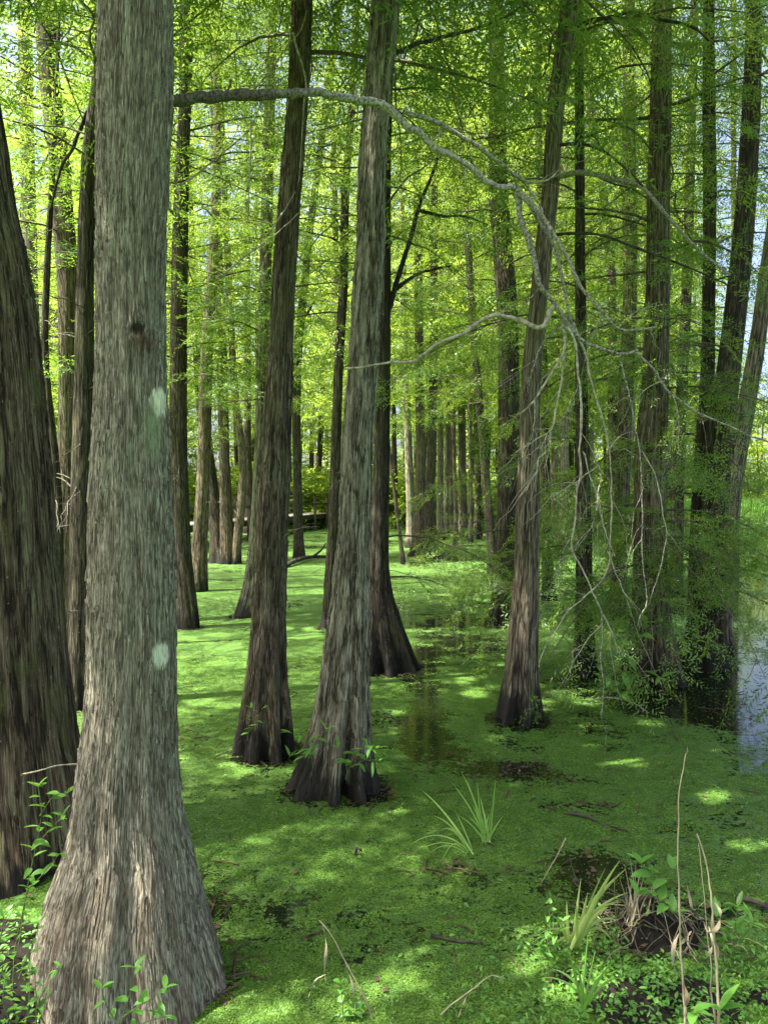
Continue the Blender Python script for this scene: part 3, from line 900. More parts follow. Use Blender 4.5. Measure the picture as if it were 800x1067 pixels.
rootA, _ = TREES['A']
ya = TREES['A'][1].Y
zA = rootA.location
DY = lambda px: ya + .02 + max(0, px - 178) / 357 * .85
main = [(168, 108), (200, 104), (230, 101), (262, 98), (300, 97), (330, 97), (348, 101), (370, 104), (392, 107), (410, 118), (435, 136), (460, 158), (485, 173), (500, 185), (520, 195), (536, 197)]
dead = limb_part('dead_limb', rootA, zA, [(x, y, DY(x)) for x, y in main], 10.5, 7, LIMB, n=14, wob=.011, step=.012)
dead['label'] = 'long bare weathered limb arching out to the right'


for q, w_ in (([(232, 101), (238, 93), (241, 84)], 3.4), ([(318, 97), (322, 106), (330, 112)], 2.8), ([(372, 104), (370, 95), (374, 88)], 3), ([(448, 147), (456, 143), (462, 134)], 3), ([(486, 174), (483, 184), (486, 190)], 2.6)):
    limb_part('snapped_stub', dead, zA, [(x, y, DY(x)) for x, y in q], w_, w_ * .6, LIMB, wob=.004, n=7)


def sub(pts, w0, w1, Y0, Y1=None, mat=DEADWOOD, name='dead_branchlet', parent=dead, seed=0, n=6, wob=.006, shoots=3):
    Y1 = Y0 if Y1 is None else Y1
    m = len(pts) - 1
    return limb_part(name, parent, zA, [(x, y, Y0 + (Y1 - Y0) * i / m) for i, (x, y) in enumerate(pts)], w0, w1, mat, seed=seed, n=n, wob=wob, shoots=shoots)


Y3 = DY(425)
Y5 = DY(536)
sub([(421, 116), (445, 125), (470, 136), (500, 155), (520, 170), (536, 183), (547, 191)], 5, 4, Y3 - .05, Y5 + .1, seed=1)
sub([(546, 190), (560, 190), (572, 186), (582, 178)], 3, 1.2, Y5 + .1, Y5 + .05, DEADPALE, seed=2)
sub([(546, 190), (552, 199), (562, 214), (566, 222)], 4, 2, Y5 + .1, Y5 + .1, seed=3)
sub([(535, 196), (538, 198), (542, 228), (552, 256), (560, 290), (565, 302), (582, 322), (592, 340), (610, 357), (645, 369), (664, 365)], 7, 3, Y5, Y5 + .15, seed=4, n=8)
sub([(536, 197), (545, 203), (561, 227), (575, 254), (584, 285), (590, 312), (595, 336), (602, 352)], 5, 2.5, Y5, Y5 + .2, seed=5)
sub([(538, 198), (550, 208), (567, 230), (590, 268), (608, 303), (630, 326), (645, 342), (662, 344), (682, 341)], 6.5, 2, Y5, Y5 - .1, seed=6, n=8)
sub([(578, 318), (562, 341), (540, 333), (515, 328), (500, 335), (480, 348), (455, 358), (430, 377), (412, 378), (395, 380), (360, 385)], 6, 2, Y5 + .1, Y5 + .25, DEADPALE, seed=7, n=8)
Yh = Y5 + .12
sub([(586, 334), (589, 350), (588, 366), (574, 391), (556, 418), (540, 433)], 4, 1.5, Yh, Yh + .1, DEADPALE, seed=8)
for i, (pts, w0, w1) in enumerate([
    ([(586, 340), (578, 345), (566, 355), (557, 375), (549, 400)], 2.5, 1.2),
    ([(588, 366), (583, 400), (579, 427), (574, 451), (567, 487)], 3, 1.2),
    ([(579, 427), (574, 447), (558, 458), (540, 467), (530, 474)], 2.5, 1),
    ([(574, 451), (569, 458), (556, 471), (544, 481)], 2.2, 1),
    ([(567, 470), (562, 476), (558, 492), (548, 508), (540, 519)], 2, .9),
    ([(556, 418), (556, 440), (549, 465), (543, 490)], 1.8, .8),
    ([(602, 400), (596, 420), (588, 440), (580, 452)], 1.8, .8),
    ([(592, 340), (598, 352), (602, 380), (605, 430), (605, 463), (605, 478), (601, 510), (596, 555), (597, 571), (612, 604), (623, 631), (627, 642)], 3.2, 2.2),
    ([(627, 642), (633, 652), (639, 662), (644, 678)], 2.4, 1.2),
    ([(627, 642), (626, 684), (627, 712), (627, 744)], 2.6, 1.4),
    ([(625, 485), (610, 494), (594, 507), (570, 519)], 2, 1),
    ([(606, 470), (610, 481), (621, 517), (632, 557), (640, 580)], 2.2, 1),
    ([(619, 480), (625, 496), (619, 541), (605, 560), (597, 571)], 2.2, 1.2),
    ([(596, 336), (610, 375), (619, 409), (628, 438), (633, 465), (637, 520), (635, 560), (632, 590), (620, 612), (590, 637), (582, 653), (564, 681), (563, 696)], 3, 1.5),
    ([(632, 575), (640, 595), (648, 612), (653, 626)], 1.8, .9),
    ([(645, 369), (652, 397), (659, 436), (666, 474), (669, 555), (668, 575), (670, 592), (676, 625), (666, 642), (664, 652)], 2.4, 1.3),
    ([(668, 470), (684, 500), (692, 540), (693, 562), (686, 596), (676, 625)], 1.8, 1.3),
    ([(627, 650), (615, 662), (604, 676), (596, 690)], 1.6, .9),
    ([(661, 366), (680, 384), (697, 409), (720, 427), (740, 435), (775, 452), (800, 462), (818, 469)], 3.2, 3.0),
    ([(690, 398), (676, 402), (664, 412), (655, 420)], 1.6, .8),
    ([(700, 412), (706, 436), (708, 470)], 1.4, .7),
    ([(560, 300), (550, 312), (538, 318), (520, 327)], 2, .9),
    ([(630, 326), (622, 338), (620, 352)], 1.8, .8),
    ([(645, 342), (655, 330), (668, 322), (690, 318)], 1.6, .7),
    ([(596, 555), (588, 570), (582, 590), (580, 612)], 1.5, .8),
    ([(634, 470), (646, 455), (660, 448)], 1.4, .7),
]):
    dyy = (.0, .06, -.05, .12, .03)[i % 5]
    sub(pts, w0 * .8, w1 * .75, Yh + dyy, Yh + dyy + .05, DEADPALE if i % 3 else DEADWOOD, 'hanging_twig', seed=20 + i, n=5, wob=.010, shoots=4)


def tree_limb(key, name, pts, w0, w1, mat, dY=0.0, dY1=None, **kw):
    root, T = TREES[key]
    m = len(pts) - 1
    dY1 = dY if dY1 is None else dY1
    return limb_part(name, root, root.location, [(x, y, T.Y + dY + (dY1 - dY) * i / m) for i, (x, y) in enumerate(pts)], w0, w1, mat, seed=hash_str(key) % 97, **kw)


tree_limb('D', 'bare_branch', [(590, 42), (608, 25), (636, 18), (661, 13), (687, 20), (720, 28), (737, 42)], 6, 2, DARKWOOD, 0, -.8)
tree_limb('D', 'bare_branch', [(573, 186), (590, 182), (608, 180), (636, 186), (667, 194), (690, 219), (726, 259), (760, 287)], 6.5, 2, DEADWOOD, 0, -1.0)
tree_limb('D', 'bare_branch', [(576, 152), (600, 150), (622, 155), (645, 169), (670, 194)], 4, 2, DARKWOOD, 0, -.6)
tree_limb('D', 'bare_branch', [(568, 246), (600, 243), (630, 246), (673, 262), (715, 278), (760, 298)], 3.5, 1.5, DARKWOOD, 0, -.7)
tree_limb('B', 'bare_branch', [(398, 62), (412, 55), (440, 44), (468, 37), (497, 30), (522, 20), (550, 3)], 5, 3, DARKWOOD, 0, .6)
tree_limb('B', 'bare_branch', [(395, 92), (408, 93), (435, 92), (463, 94)], 3, 1.5, DARKWOOD, 0, .4)
tree_limb('E', 'bare_branch', [(401, 335), (412, 298), (426, 253), (437, 214), (447, 190), (456, 165)], 7, 3, DARKWOOD, 0, .3)
tree_limb('E', 'bare_branch', [(410, 303), (432, 287), (450, 281), (470, 277)], 5, 2, DARKWOOD, .1, .4)
tree_limb('E', 'bare_branch', [(436, 219), (460, 225), (482, 225), (508, 234)], 4, 1.5, DARKWOOD, .2, .5)
tree_limb('R1', 'bare_branch', [(694, 110), (715, 105), (728, 97), (740, 86)], 4, 2, DARKWOOD, 0, -.3)
tree_limb('T3', 'bare_branch', [(98, 110), (90, 120), (82, 140), (74, 158), (64, 175), (52, 220)], 5, 2, DARKWOOD, 0, .3)
tree_limb('T3', 'bare_branch', [(92, 60), (80, 50), (64, 44), (40, 40), (20, 30)], 3.5, 1.5, DARKWOOD, 0, .3)
tree_limb('T2', 'bare_branch', [(60, 118), (40, 112), (22, 108), (5, 112)], 4, 1.5, DARKWOOD, 0, .3)
tree_limb('T12', 'bare_branch', [(318, 330), (330, 312), (344, 306), (356, 310)], 3, 1.2, DARKWOOD, 0, -.5)
tree_limb('T13', 'bare_branch', [(360, 158), (350, 150), (336, 154), (322, 165)], 2.8, 1.2, DARKWOOD, 0, -.3)
tree_limb('T13', 'bare_branch', [(364, 120), (376, 100), (386, 80), (390, 66)], 3, 1.5, DARKWOOD, 0, -.3)
tree_limb('T13', 'bare_branch', [(357, 245), (352, 232), (346, 222)], 2.4, 1.2, DARKWOOD, 0, -.2)
for q in ([(254, 107), (270, 88), (288, 65), (300, 48), (313, 31), (320, 12)], [(188, 194), (210, 178), (236, 156), (260, 135), (268, 118), (275, 100), (290, 60)],
          [(232, 287), (258, 266), (290, 242), (311, 222)], [(280, 243), (292, 226), (308, 200)], [(262, 130), (261, 170), (258, 236)], [(305, 35), (318, 80), (316, 120), (312, 190)]):
    tree_limb('C', 'trailing_twig', q, 2.2, 1.0, DEADPALE, -.35, -.25, n=5)
tree_limb('L', 'dead_twig', [(22, 808), (40, 804), (60, 798), (86, 796)], 1.8, 2.4, DEADPALE, -.5, -.25, n=5)

# ------------------------------------------------------------------ the water sheet with its duckweed
def geo_lines(a, b, s0, g):
    out, v, s = [a], a, s0
    while v < b:
        v += s
        s *= g
        out.append(min(v, b))
    return np.array(out)


HOLES = []                                                     # open water: column, row, half width, half height (photo) and strength
for (px, py, wx, wy, st) in [(442, 735, 26, 42, .75), (455, 770, 16, 26, .5), (425, 765, 12, 22, .55), (440, 690, 22, 30, .35), (470, 640, 40, 40, .3), (800, 640, 42, 60, .42), (800, 730, 40, 50, .30), (775, 600, 30, 25, .45),
                             (520, 800, 45, 9, .62), (560, 808, 60, 9, .5), (620, 905, 42, 22, .8), (675, 960, 60, 40, .7), (745, 740, 70, 22, .62), (690, 740, 60, 20, .52), (610, 840, 40, 5, .5),
                             (205, 770, 14, 12, .5), (395, 745, 18, 14, .5), (400, 828, 10, 7, .8), (480, 660, 50, 12, .35), (465, 575, 35, 14, .5), (240, 1020, 14, 20, .5), (800, 950, 50, 14, .5),
                             (320, 780, 14, 10, .7), (610, 720, 40, 14, .4), (220, 960, 10, 30, .3), (480, 905, 30, 8, .35), (735, 700, 60, 14, .55)]:
    q = pix(px, py, base_depth(py))
    q2 = base_depth(py - wy)
    q3 = base_depth(py + wy)
    HOLES.append((q[0], q[1], wx / F_PX * q[1], (q2 - q3) / 2, st))


FEET = [(t[0].location[0], t[0].location[1], t[1].r[0]) for k_, t in TREES.items() if t[1].Y < 13 and k_ not in 'AL']


def cover(x, y):
    c = .70 + (fbm(x * 1.1, y * 1.1, 0 * x, 41, 3) - .5) * .75 + (fbm(x * 3.4, y * 4.2, 0 * x, 43, 2) - .5) * .30
    for (hx, hy, sx, sy, st) in HOLES:
        c = c - .62 * st * np.exp(-((x - hx) / sx) ** 2 - ((y - hy) / sy) ** 2)
    far = np.clip((y - 12) / 20, 0, 1)
    c = c - .12 * far
    for (hx, hy, hr) in FEET:                                            # a ragged wet ring round each near trunk
        d = np.sqrt((x - hx) ** 2 + (y - hy) ** 2)
        c = c - .55 * np.exp(-((d - hr) / .09) ** 2)
    right = 1 / (1 + np.exp(-(x - .415 * y + (fbm(x * .9, y * .45, 0 * x, 61, 3) - .5) * 3.2) / .3)) / (1 + np.exp(-(y - 5.4) / .35))      # open water on the right
    c = c - .25 * right
    return c


ys = np.concatenate([np.arange(-12, 1.5, 1.5), geo_lines(1.5, 320, .035, 1.0105)])
xp = geo_lines(0, 200, .035, 1.017)
xs = np.concatenate([-xp[:0:-1], xp])
XX, YY = np.meshgrid(xs, ys)
me = np_mesh('swamp water', np.stack([XX, YY, 0 * XX], -1).reshape(-1, 3), grid_quads(len(ys), len(xs), False), True, [water_mat()])
at = me.attributes.new('cover', 'FLOAT', 'POINT')
at.data.foreach_set('value', cover(XX, YY).ravel().astype(np.float32))
setting(ob('swamp_water', me))


def scatter_fronds():
    r = np.random.RandomState(3)
    N = 620000
    y = 2.2 + 7.0 * r.rand(N) ** 1.6
    x = (r.rand(N) - .5) * (y * 1.08 + .3)
    c = cover(x, y) + (vnoise(x * 17, y * 20, 0 * x, 77) - .5) * .8 + (vnoise(x * 7, y * 7, 0 * x, 78) - .5) * .5
    keep = (c > .56) | (r.rand(N) < .07)
    x, y = x[keep], y[keep]
    n = len(x)
    h = (fbm(x * 20, y * 20, 0 * x, 91, 2) - .35) * .008 + r.rand(n) * .003
    z = np.maximum(.002, h)
    s = r.uniform(.0024, .0056, n) * (.75 + .075 * y)
    a0 = r.rand(n) * 6.28
    tx, ty = r.normal(0, .26, n), r.normal(0, .26, n)
    A = a0[:, None] + np.arange(4)[None, :] * PI / 2
    rr = s[:, None] * np.array([1, .8, 1, .8])
    dx, dy = rr * np.cos(A), rr * np.sin(A)
    V = np.stack([x[:, None] + dx, y[:, None] + dy, z[:, None] + dx * tx[:, None] + dy * ty[:, None]], -1)
    me = np_mesh('duckweed', V.reshape(-1, 3), np.arange(n * 4).reshape(-1, 4), False, [FROND])
    return tag(ob('duckweed', me), 'bright green duckweed fronds floating on the near water', 'duckweed', None, 'stuff')


scatter_fronds()

# ------------------------------------------------------------------ banks
def bank(name, x0, x1, y0, y1, hfun, mat, nx=80, ny=60):
    X, Y = np.meshgrid(np.linspace(x0, x1, nx), np.linspace(y0, y1, ny))
    me = np_mesh(name, np.stack([X, Y, hfun(X, Y)], -1).reshape(-1, 3), grid_quads(ny, nx, False), True, [mat])
    return setting(ob(name, me))


near_h = lambda x, y: -.10 + .24 / (1 + np.exp((x + 1.22 + .25 * (y - 2.8)) / .09)) / (1 + np.exp((y - 3.5) / .12)) + (fbm(x * 7, y * 7, 0 * x, 55, 3) - .5) * .07
bank('near_bank', -3.4, -.2, .6, 4.2, near_h, MUD, 120, 120)
hump_h = lambda x, y: -.10 + .20 * np.exp(-((x - 1.25) / .24) ** 2 - ((y - 3.45) / .17) ** 2) + .13 * np.exp(-((x - 1.15) / .55) ** 2 - ((y - 2.95) / .26) ** 2) + (fbm(x * 9, y * 9, 0 * x, 56, 3) - .5) * .16
bank('mud_hummock', .2, 2.6, 1.6, 4.2, hump_h, MUD, 110, 110)
far_h = lambda x, y: -.15 + .75 * np.clip((y - 44 + 3 * (fbm(x * .15, y * .1, 0 * x, 8, 2) - .5)) / 9, 0, 1.6)
bank('far_shore', -90, 12, 41, 110, far_h, GRASSY, 90, 60)
rb_h = lambda x, y: -.25 + 1.45 * np.clip((y - 26.5 - .15 * np.abs(x - 14) + 2 * (fbm(x * .3, y * .3, 0 * x, 9, 2) - .5)) / 5, 0, 1.0) * np.clip((x - 10.5) / 2.5, 0, 1)
bank('grassy_bank', 9.5, 90, 25, 70, rb_h, GRASSY, 90, 60)


def blades(n, fx, r, ln, w, soup, m=0, seg=4, bend=.5):
    """n curved blades at positions fx() -> (x,y,z)"""
    for i in range(n):
        p = np.array(fx())
        az, L, b = r.uniform(0, 6.28), ln * r.uniform(.5, 1.2), bend * r.uniform(.2, 1.4)
        blade(soup, p, az, L, b, w * r.uniform(.7, 1.2), seg, m, r.uniform(-.3, .3))


def blade(soup, p, az, L, b, w, seg=6, m=0, lean=0.0, twist=0.0):
    t = np.linspace(0, 1, seg + 1)
    d = np.array([math.cos(az), math.sin(az), 0])
    a = PI / 2 - lean - b * t * 1.6
    ds = L / seg
    P = [np.array(p, float)]
    for k in range(seg):
        P.append(P[-1] + (d * math.cos(a[k]) + np.array([0, 0, math.sin(a[k])])) * ds)
    P = np.array(P)
    s0 = np.array([-d[1], d[0], 0])
    V = []
    for k in range(seg + 1):
        ww = w * .5 * (1 - t[k] ** 1.8) * (.6 + .4 * min(1, t[k] * 5)) + .0004
        tw = twist * t[k]
        s = s0 * math.cos(tw) + d * math.sin(tw)
        fold = np.array([0, 0, ww * .35])
        V += [P[k] - s * ww + fold, P[k], P[k] + s * ww + fold]
    soup.add(np.array(V), grid_quads(seg + 1, 3, False), m)


def wild_grass(name, label, n, fx, ln, w, seed, mats=(BLADE,), seg=4):
    r = random.Random(seed)
    s = Soup()
    for k in range(n):
        p = fx(r)
        az = r.uniform(0, 6.28)
        blade(s, p, az, ln * r.uniform(.5, 1.25), r.uniform(.2, .9), w * r.uniform(.7, 1.2), seg, r.randrange(len(mats)), r.uniform(-.1, .35))
    return tag(ob(name, s.mesh(name, list(mats), False)), label, 'grass', None, 'stuff')


def fx_right(r):
    x, y = r.uniform(11.5, 32), r.uniform(26.5, 40)
    return (x, y, float(rb_h(np.array(x), np.array(y))) - .05)


wild_grass('bank_grass', 'sunlit tall green grass on the bank across the open water', 9000, fx_right, .75, .05, 4, seg=3)


def fx_far(r):
    y = r.uniform(43, 60)
    x = r.uniform(-30, 11.5)
    return (x, y, float(far_h(np.array(x), np.array(y))) - .05)


wild_grass('shore_grass', 'low bright grass along the far shore behind the trunks', 6000, fx_far, .45, .08, 5, seg=2)

# far-off woods: one mass
s = Soup()
r = np.random.RandomState(90)
WOODT = [spray_template(60 + q, 1.2, 6, 4, (.30, .15)) for q in range(4)]
pos, dirs = [], []
for i in range(135):
    a = r.uniform(-40, 44)
    if i < 90:
        y = r.uniform(56, 80); x = r.uniform(-48, 26); hgt = r.uniform(9, 21)
    else:
        y = r.uniform(48, 72); x = r.uniform(14, 62); hgt = r.uniform(6, 11)
    R = hgt * r.uniform(.16, .26)
    s.add(*tube([(x, y, -.2), (x + r.normal(0, .2), y, hgt * .5), (x + r.normal(0, .4), y, hgt * .92)], [hgt * .012, hgt * .009, .03], 6), 0)
    m = int(72 * hgt / 14)
    for k in range(m):
        t = r.uniform(.02, 1)
        az = r.uniform(0, 6.28)
        rad = R * math.sqrt(r.uniform(.1, 1)) * (1.05 - .75 * t ** 2) * (.75 + .25 * math.sin(az * 3 + t * 9 + i))
        pos.append((x + rad * math.cos(az), y + rad * math.sin(az), hgt * t))
        dirs.append((math.cos(az), math.sin(az), r.uniform(-.4, .3)))
for i in range(150):                                             # low bushes along the shore
    y = r.uniform(43, 58); x = r.uniform(-34, 12); hgt = r.uniform(1.0, 4.2)
    for k in range(int(16 * hgt)):
        az = r.uniform(0, 6.28)
        rad = hgt * .55 * math.sqrt(r.rand())
        pos.append((x + rad * math.cos(az), y + rad * math.sin(az), hgt * r.uniform(.05, 1) * (1 - .4 * (rad / hgt) ** 2)))
        dirs.append((math.cos(az), math.sin(az), r.uniform(-.3, .5)))
place(s, WOODT, r, np.array(pos), np.array(dirs), .5, (.8, 1.5), 1)
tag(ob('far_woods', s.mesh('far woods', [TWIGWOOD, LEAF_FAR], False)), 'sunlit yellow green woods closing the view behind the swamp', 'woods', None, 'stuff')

# ------------------------------------------------------------------ boardwalk far left
P0, P1 = np.array([-8.6, 22.5]), np.array([-3.7, 46.0])
L = np.linalg.norm(P1 - P0)
ang = math.atan2(P1[1] - P0[1], P1[0] - P0[0])
bw = thing('boardwalk', 'weathered wooden boardwalk with handrail crossing the swamp far behind the trunks', 'boardwalk', (P0[0], P0[1], 0))
bw.rotation_euler = (0, 0, ang)


def box(s, x0, x1, y0, y1, z0, z1, m=0):
    V = [(x0, y0, z0), (x1, y0, z0), (x1, y1, z0), (x0, y1, z0), (x0, y0, z1), (x1, y0, z1), (x1, y1, z1), (x0, y1, z1)]
    s.add(V, [(0, 3, 2, 1), (4, 5, 6, 7), (0, 1, 5, 4), (1, 2, 6, 5), (2, 3, 7, 6), (3, 0, 4, 7)], m)


s = Soup()
x = 0
while x < L:
    box(s, x, x + .135, -.75 + random.uniform(-.01, .01), .75 + random.uniform(-.01, .01), .86, .90 + random.uniform(-.003, .003))
    x += .145
ob('deck', s.mesh('deck', [DECK], False), bw)
for yy in (-.62, .62):
    s = Soup()
    box(s, 0, L, yy - .04, yy + .04, .62, .857)
    ob('beam', s.mesh('beam', [POSTW], False), bw)
for yy in (-.83, .83):
    s = Soup()
    box(s, 0, L, yy - .07, yy + .07, 1.98, 2.03)
    ob('handrail', s.mesh('handrail', [POSTW], False), bw)
    s = Soup()
    box(s, 0, L, yy - .022, yy + .022, 1.40, 1.52)
    ob('mid_rail', s.mesh('mid rail', [POSTW], False), bw)
s = Soup()
box(s, -.06, .06, -.06, .06, -.3, 1.977)
pm = s.mesh('post', [POSTW], False)
x = .3
while x < L:
    for yy in (-.83, .83):
        ob('post', pm, bw, (x, yy, 0))
    x += 2.4

# ------------------------------------------------------------------ plants
def leaf_blade(r, L, w, curl=.4, fold=.35, seg=6):
    """pointed oval leaf along +x"""
    t = np.linspace(0, 1, seg + 1)
    wd = w * .5 * np.sin(PI * np.clip(t, 0, 1) ** .8) ** .85 + .0005
    a = -curl * t * 1.2
    xs_ = np.concatenate([[0], np.cumsum(np.cos(a[1:]) * L / seg)])
    zs_ = np.concatenate([[0], np.cumsum(np.sin(a[1:]) * L / seg)])
    V = []
    for k in range(seg + 1):
        V += [(xs_[k], -wd[k], zs_[k] + wd[k] * fold), (xs_[k], 0, zs_[k]), (xs_[k], wd[k], zs_[k] + wd[k] * fold)]
    return np.array(V), grid_quads(seg + 1, 3, False)


def rotm(az, el, roll):
    return np.array(Matrix.Rotation(az, 3, 'Z') @ Matrix.Rotation(-el, 3, 'Y') @ Matrix.Rotation(roll, 3, 'X'))


def leafy_plant(name, label, stems, seed, L=.07, w=.026, gap=.035, mat=BROAD, opp=False, stemw=.003, cat='plant', el=(.0, .7), group=None, whorl=False):
    """stems: lists of 3-D points in world space; leaves along each"""
    r = random.Random(seed)
    p0 = np.array(stems[0][0])
    root = thing(name, label, cat, p0, group)
    s, f = Soup(), Soup()
    for st in stems:
        P = catmull(np.array(st, float) - p0, .02)
        s.add(*tube(P, np.linspace(stemw, stemw * .35, len(P)), 5))
        seg = np.linalg.norm(np.diff(P, axis=0), axis=1)
        cum = np.concatenate([[0], np.cumsum(seg)])
        d, k = cum[-1] * .25, 0
        az = r.uniform(0, 6.28)
        while d <= cum[-1]:
            p = np.array([np.interp(d, cum, P[:, a]) for a in range(3)])
            az += 2.4 + r.uniform(-.5, .5)
            g = (.55 + .45 * math.sin(PI * min(1, d / cum[-1] * .9 + .1)))
            for q in range(2 if opp else 1):
                V, Q = leaf_blade(r, L * g * r.uniform(.75, 1.2), w * g * r.uniform(.8, 1.2), r.uniform(.1, .8))
                f.add(V @ rotm(az + q * PI, r.uniform(*el), r.uniform(-.5, .5)).T + p, Q)
            d += gap * r.uniform(.7, 1.3)
        for q in range(3):
            V, Q = leaf_blade(r, L * r.uniform(.6, .9), w * r.uniform(.6, .9), r.uniform(.1, .5))
            f.add(V @ rotm(r.uniform(0, 6.28), r.uniform(.3, 1.1), 0).T + P[-1], Q)
    ob('stem', s.mesh('stem', [STEM]), root)
    ob('foliage', f.mesh('foliage', [mat], True), root)
    return root


def W(px, py, Y):
    return pix(px, py, Y)


# left of the big trunk
YL = 3.0
leafy_plant('leafy_shrub', 'tall broad leaved shoot with pointed leaves climbing between the mossy and the big pale trunk',
            [[W(20, 985, YL), W(28, 930, YL), W(38, 880, YL), W(44, 845, YL - .05), W(40, 820, YL)], [W(38, 880, YL), W(55, 862, YL - .05), W(66, 850, YL)], [W(28, 930, YL), W(50, 905, YL - .1), W(62, 890, YL - .1)],
             [W(42, 850, YL), W(56, 830, YL), W(72, 826, YL)]], 1, .068, .026, .045)
leafy_plant('leafy_shrub', 'low bush of narrow leaves at the lower left edge below the tall shoot',
            [[W(14, 1030, 2.75), W(16, 990, 2.75), W(24, 950, 2.75), W(30, 925, 2.7)], [W(-6, 1030, 2.7), W(0, 985, 2.7), W(4, 955, 2.7)], [W(20, 1020, 2.75), W(34, 985, 2.7), W(42, 962, 2.7)]], 2, .058, .017, .035)
leafy_plant('leafy_shrub', 'thick low green clump in the bottom left corner',
            [[W(x, 1075, 2.5), W(x + random.uniform(-12, 12), 1045, 2.5), W(x + random.uniform(-16, 16), 1015 + random.uniform(-14, 14), 2.5)] for x in (-10, 2, 14, 26, 38, 50)], 3, .045, .016, .03)
leafy_plant('leafy_sprout', 'fresh green sprout with pointed leaves in front of the big trunk foot',
            [[W(120, 1090, 2.42), W(128, 1060, 2.4), W(136, 1035, 2.38), W(141, 1008, 2.36)], [W(128, 1060, 2.4), W(150, 1045, 2.36), W(172, 1030, 2.34)], [W(125, 1070, 2.4), W(112, 1050, 2.4), W(106, 1030, 2.4)],
             [W(132, 1080, 2.4), W(150, 1066, 2.38), W(170, 1060, 2.36)]], 4, .066, .023, .05)
# shoots at the foot of the pale leaning trunk
yB = TREES['B'][1].Y - .32
leafy_plant('leafy_sprout', 'bright shoots with fingered leaves at the right of the pale leaning trunk foot',
            [[W(360, 812, yB), W(366, 795, yB), W(374, 782, yB), W(392, 780, yB)], [W(366, 800, yB), W(380, 792, yB), W(398, 796, yB)], [W(362, 806, yB), W(358, 786, yB), W(352, 778, yB)],
             [W(372, 786, yB), W(384, 774, yB), W(404, 790, yB)]], 5, .11, .030, .04, el=(-.4, .5))
leafy_plant('leafy_sprout', 'pale tipped leafy shoots between the mottled trunk and the pale leaning one',
            [[W(326, 800, yB), W(324, 782, yB), W(316, 768, yB), W(304, 764, yB)], [W(324, 784, yB), W(330, 770, yB), W(340, 760, yB)], [W(325, 790, yB), W(312, 785, yB), W(302, 788, yB)]], 6, .10, .028, .04, el=(-.3, .5))
yC = TREES['C'][1].Y - .28
leafy_plant('leafy_sprout', 'small dim sprout on the left side of the mottled trunk foot',
            [[W(258, 772, yC), W(260, 752, yC), W(262, 738, yC)], [W(258, 765, yC), W(268, 750, yC), W(274, 738, yC)]], 7, .07, .02, .05)
# big leaved plant by the right cluster
yR = 6.9
leafy_plant('leafy_shrub', 'large leaved plant hanging over the water at the foot of the stout right hand trunk',
            [[W(660, 722, yR), W(655, 695, yR), W(648, 670, yR), W(640, 660, yR)], [W(658, 712, yR), W(668, 700, yR), W(690, 706, yR - .1)], [W(655, 700, yR), W(640, 700, yR), W(632, 710, yR)],
             [W(656, 695, yR), W(664, 670, yR), W(672, 650, yR)], [W(655, 690, yR), W(645, 715, yR), W(650, 730, yR)]], 8, .19, .07, .09, stemw=.006, el=(-.6, .4))
# small plants in the foreground
leafy_plant('leafy_sprout', 'small bright sprout standing in the sunny duckweed left of the strap leaved clump',
            [[W(572, 1020, 3.05), W(570, 985, 3.05), W(572, 955, 3.05), W(573, 942, 3.05)], [W(571, 990, 3.05), W(582, 970, 3.05), W(586, 960, 3.05)], [W(571, 1000, 3.05), W(562, 985, 3.05)]], 9, .045, .02, .022)
leafy_plant('leafy_sprout', 'round leaved sprout under the bent dry reed at the bottom',
            [[W(358, 1068, 2.85), W(357, 1045, 2.85), W(355, 1025, 2.85)], [W(358, 1068, 2.85), W(366, 1058, 2.85), W(372, 1052, 2.85)]], 10, .05, .038, .05)
leafy_plant('leafy_sprout', 'broad leaved plant growing out of the dark hummock',
            [[W(680, 950, 3.35), W(682, 925, 3.35), W(676, 908, 3.35), W(668, 900, 3.35)], [W(682, 930, 3.35), W(696, 915, 3.35), W(700, 905, 3.35)], [W(681, 940, 3.3), W(692, 940, 3.3), W(700, 952, 3.3)],
             [W(681, 935, 3.3), W(670, 925, 3.3), W(664, 932, 3.3)]], 11, .10, .045, .05)
leafy_plant('leafy_sprout', 'pale large leaves in the bottom right corner by the dry stalks',
            [[W(742, 1085, 2.6), W(744, 1066, 2.58), W(750, 1052, 2.55)], [W(740, 1088, 2.6), W(728, 1066, 2.55), W(722, 1056, 2.55)]], 12, .13, .045, .09, el=(-.1, .5))
leafy_plant('leafy_sprout', 'slim leaved plant standing right of the dry stalks',
            [[W(764, 985, 3.15), W(766, 960, 3.15), W(768, 945, 3.15)], [W(764, 985, 3.15), W(752, 965, 3.15), W(746, 955, 3.15)], [W(764, 985, 3.15), W(778, 970, 3.15), W(784, 962, 3.15)]], 13, .10, .028, .04, el=(.3, 1.1))

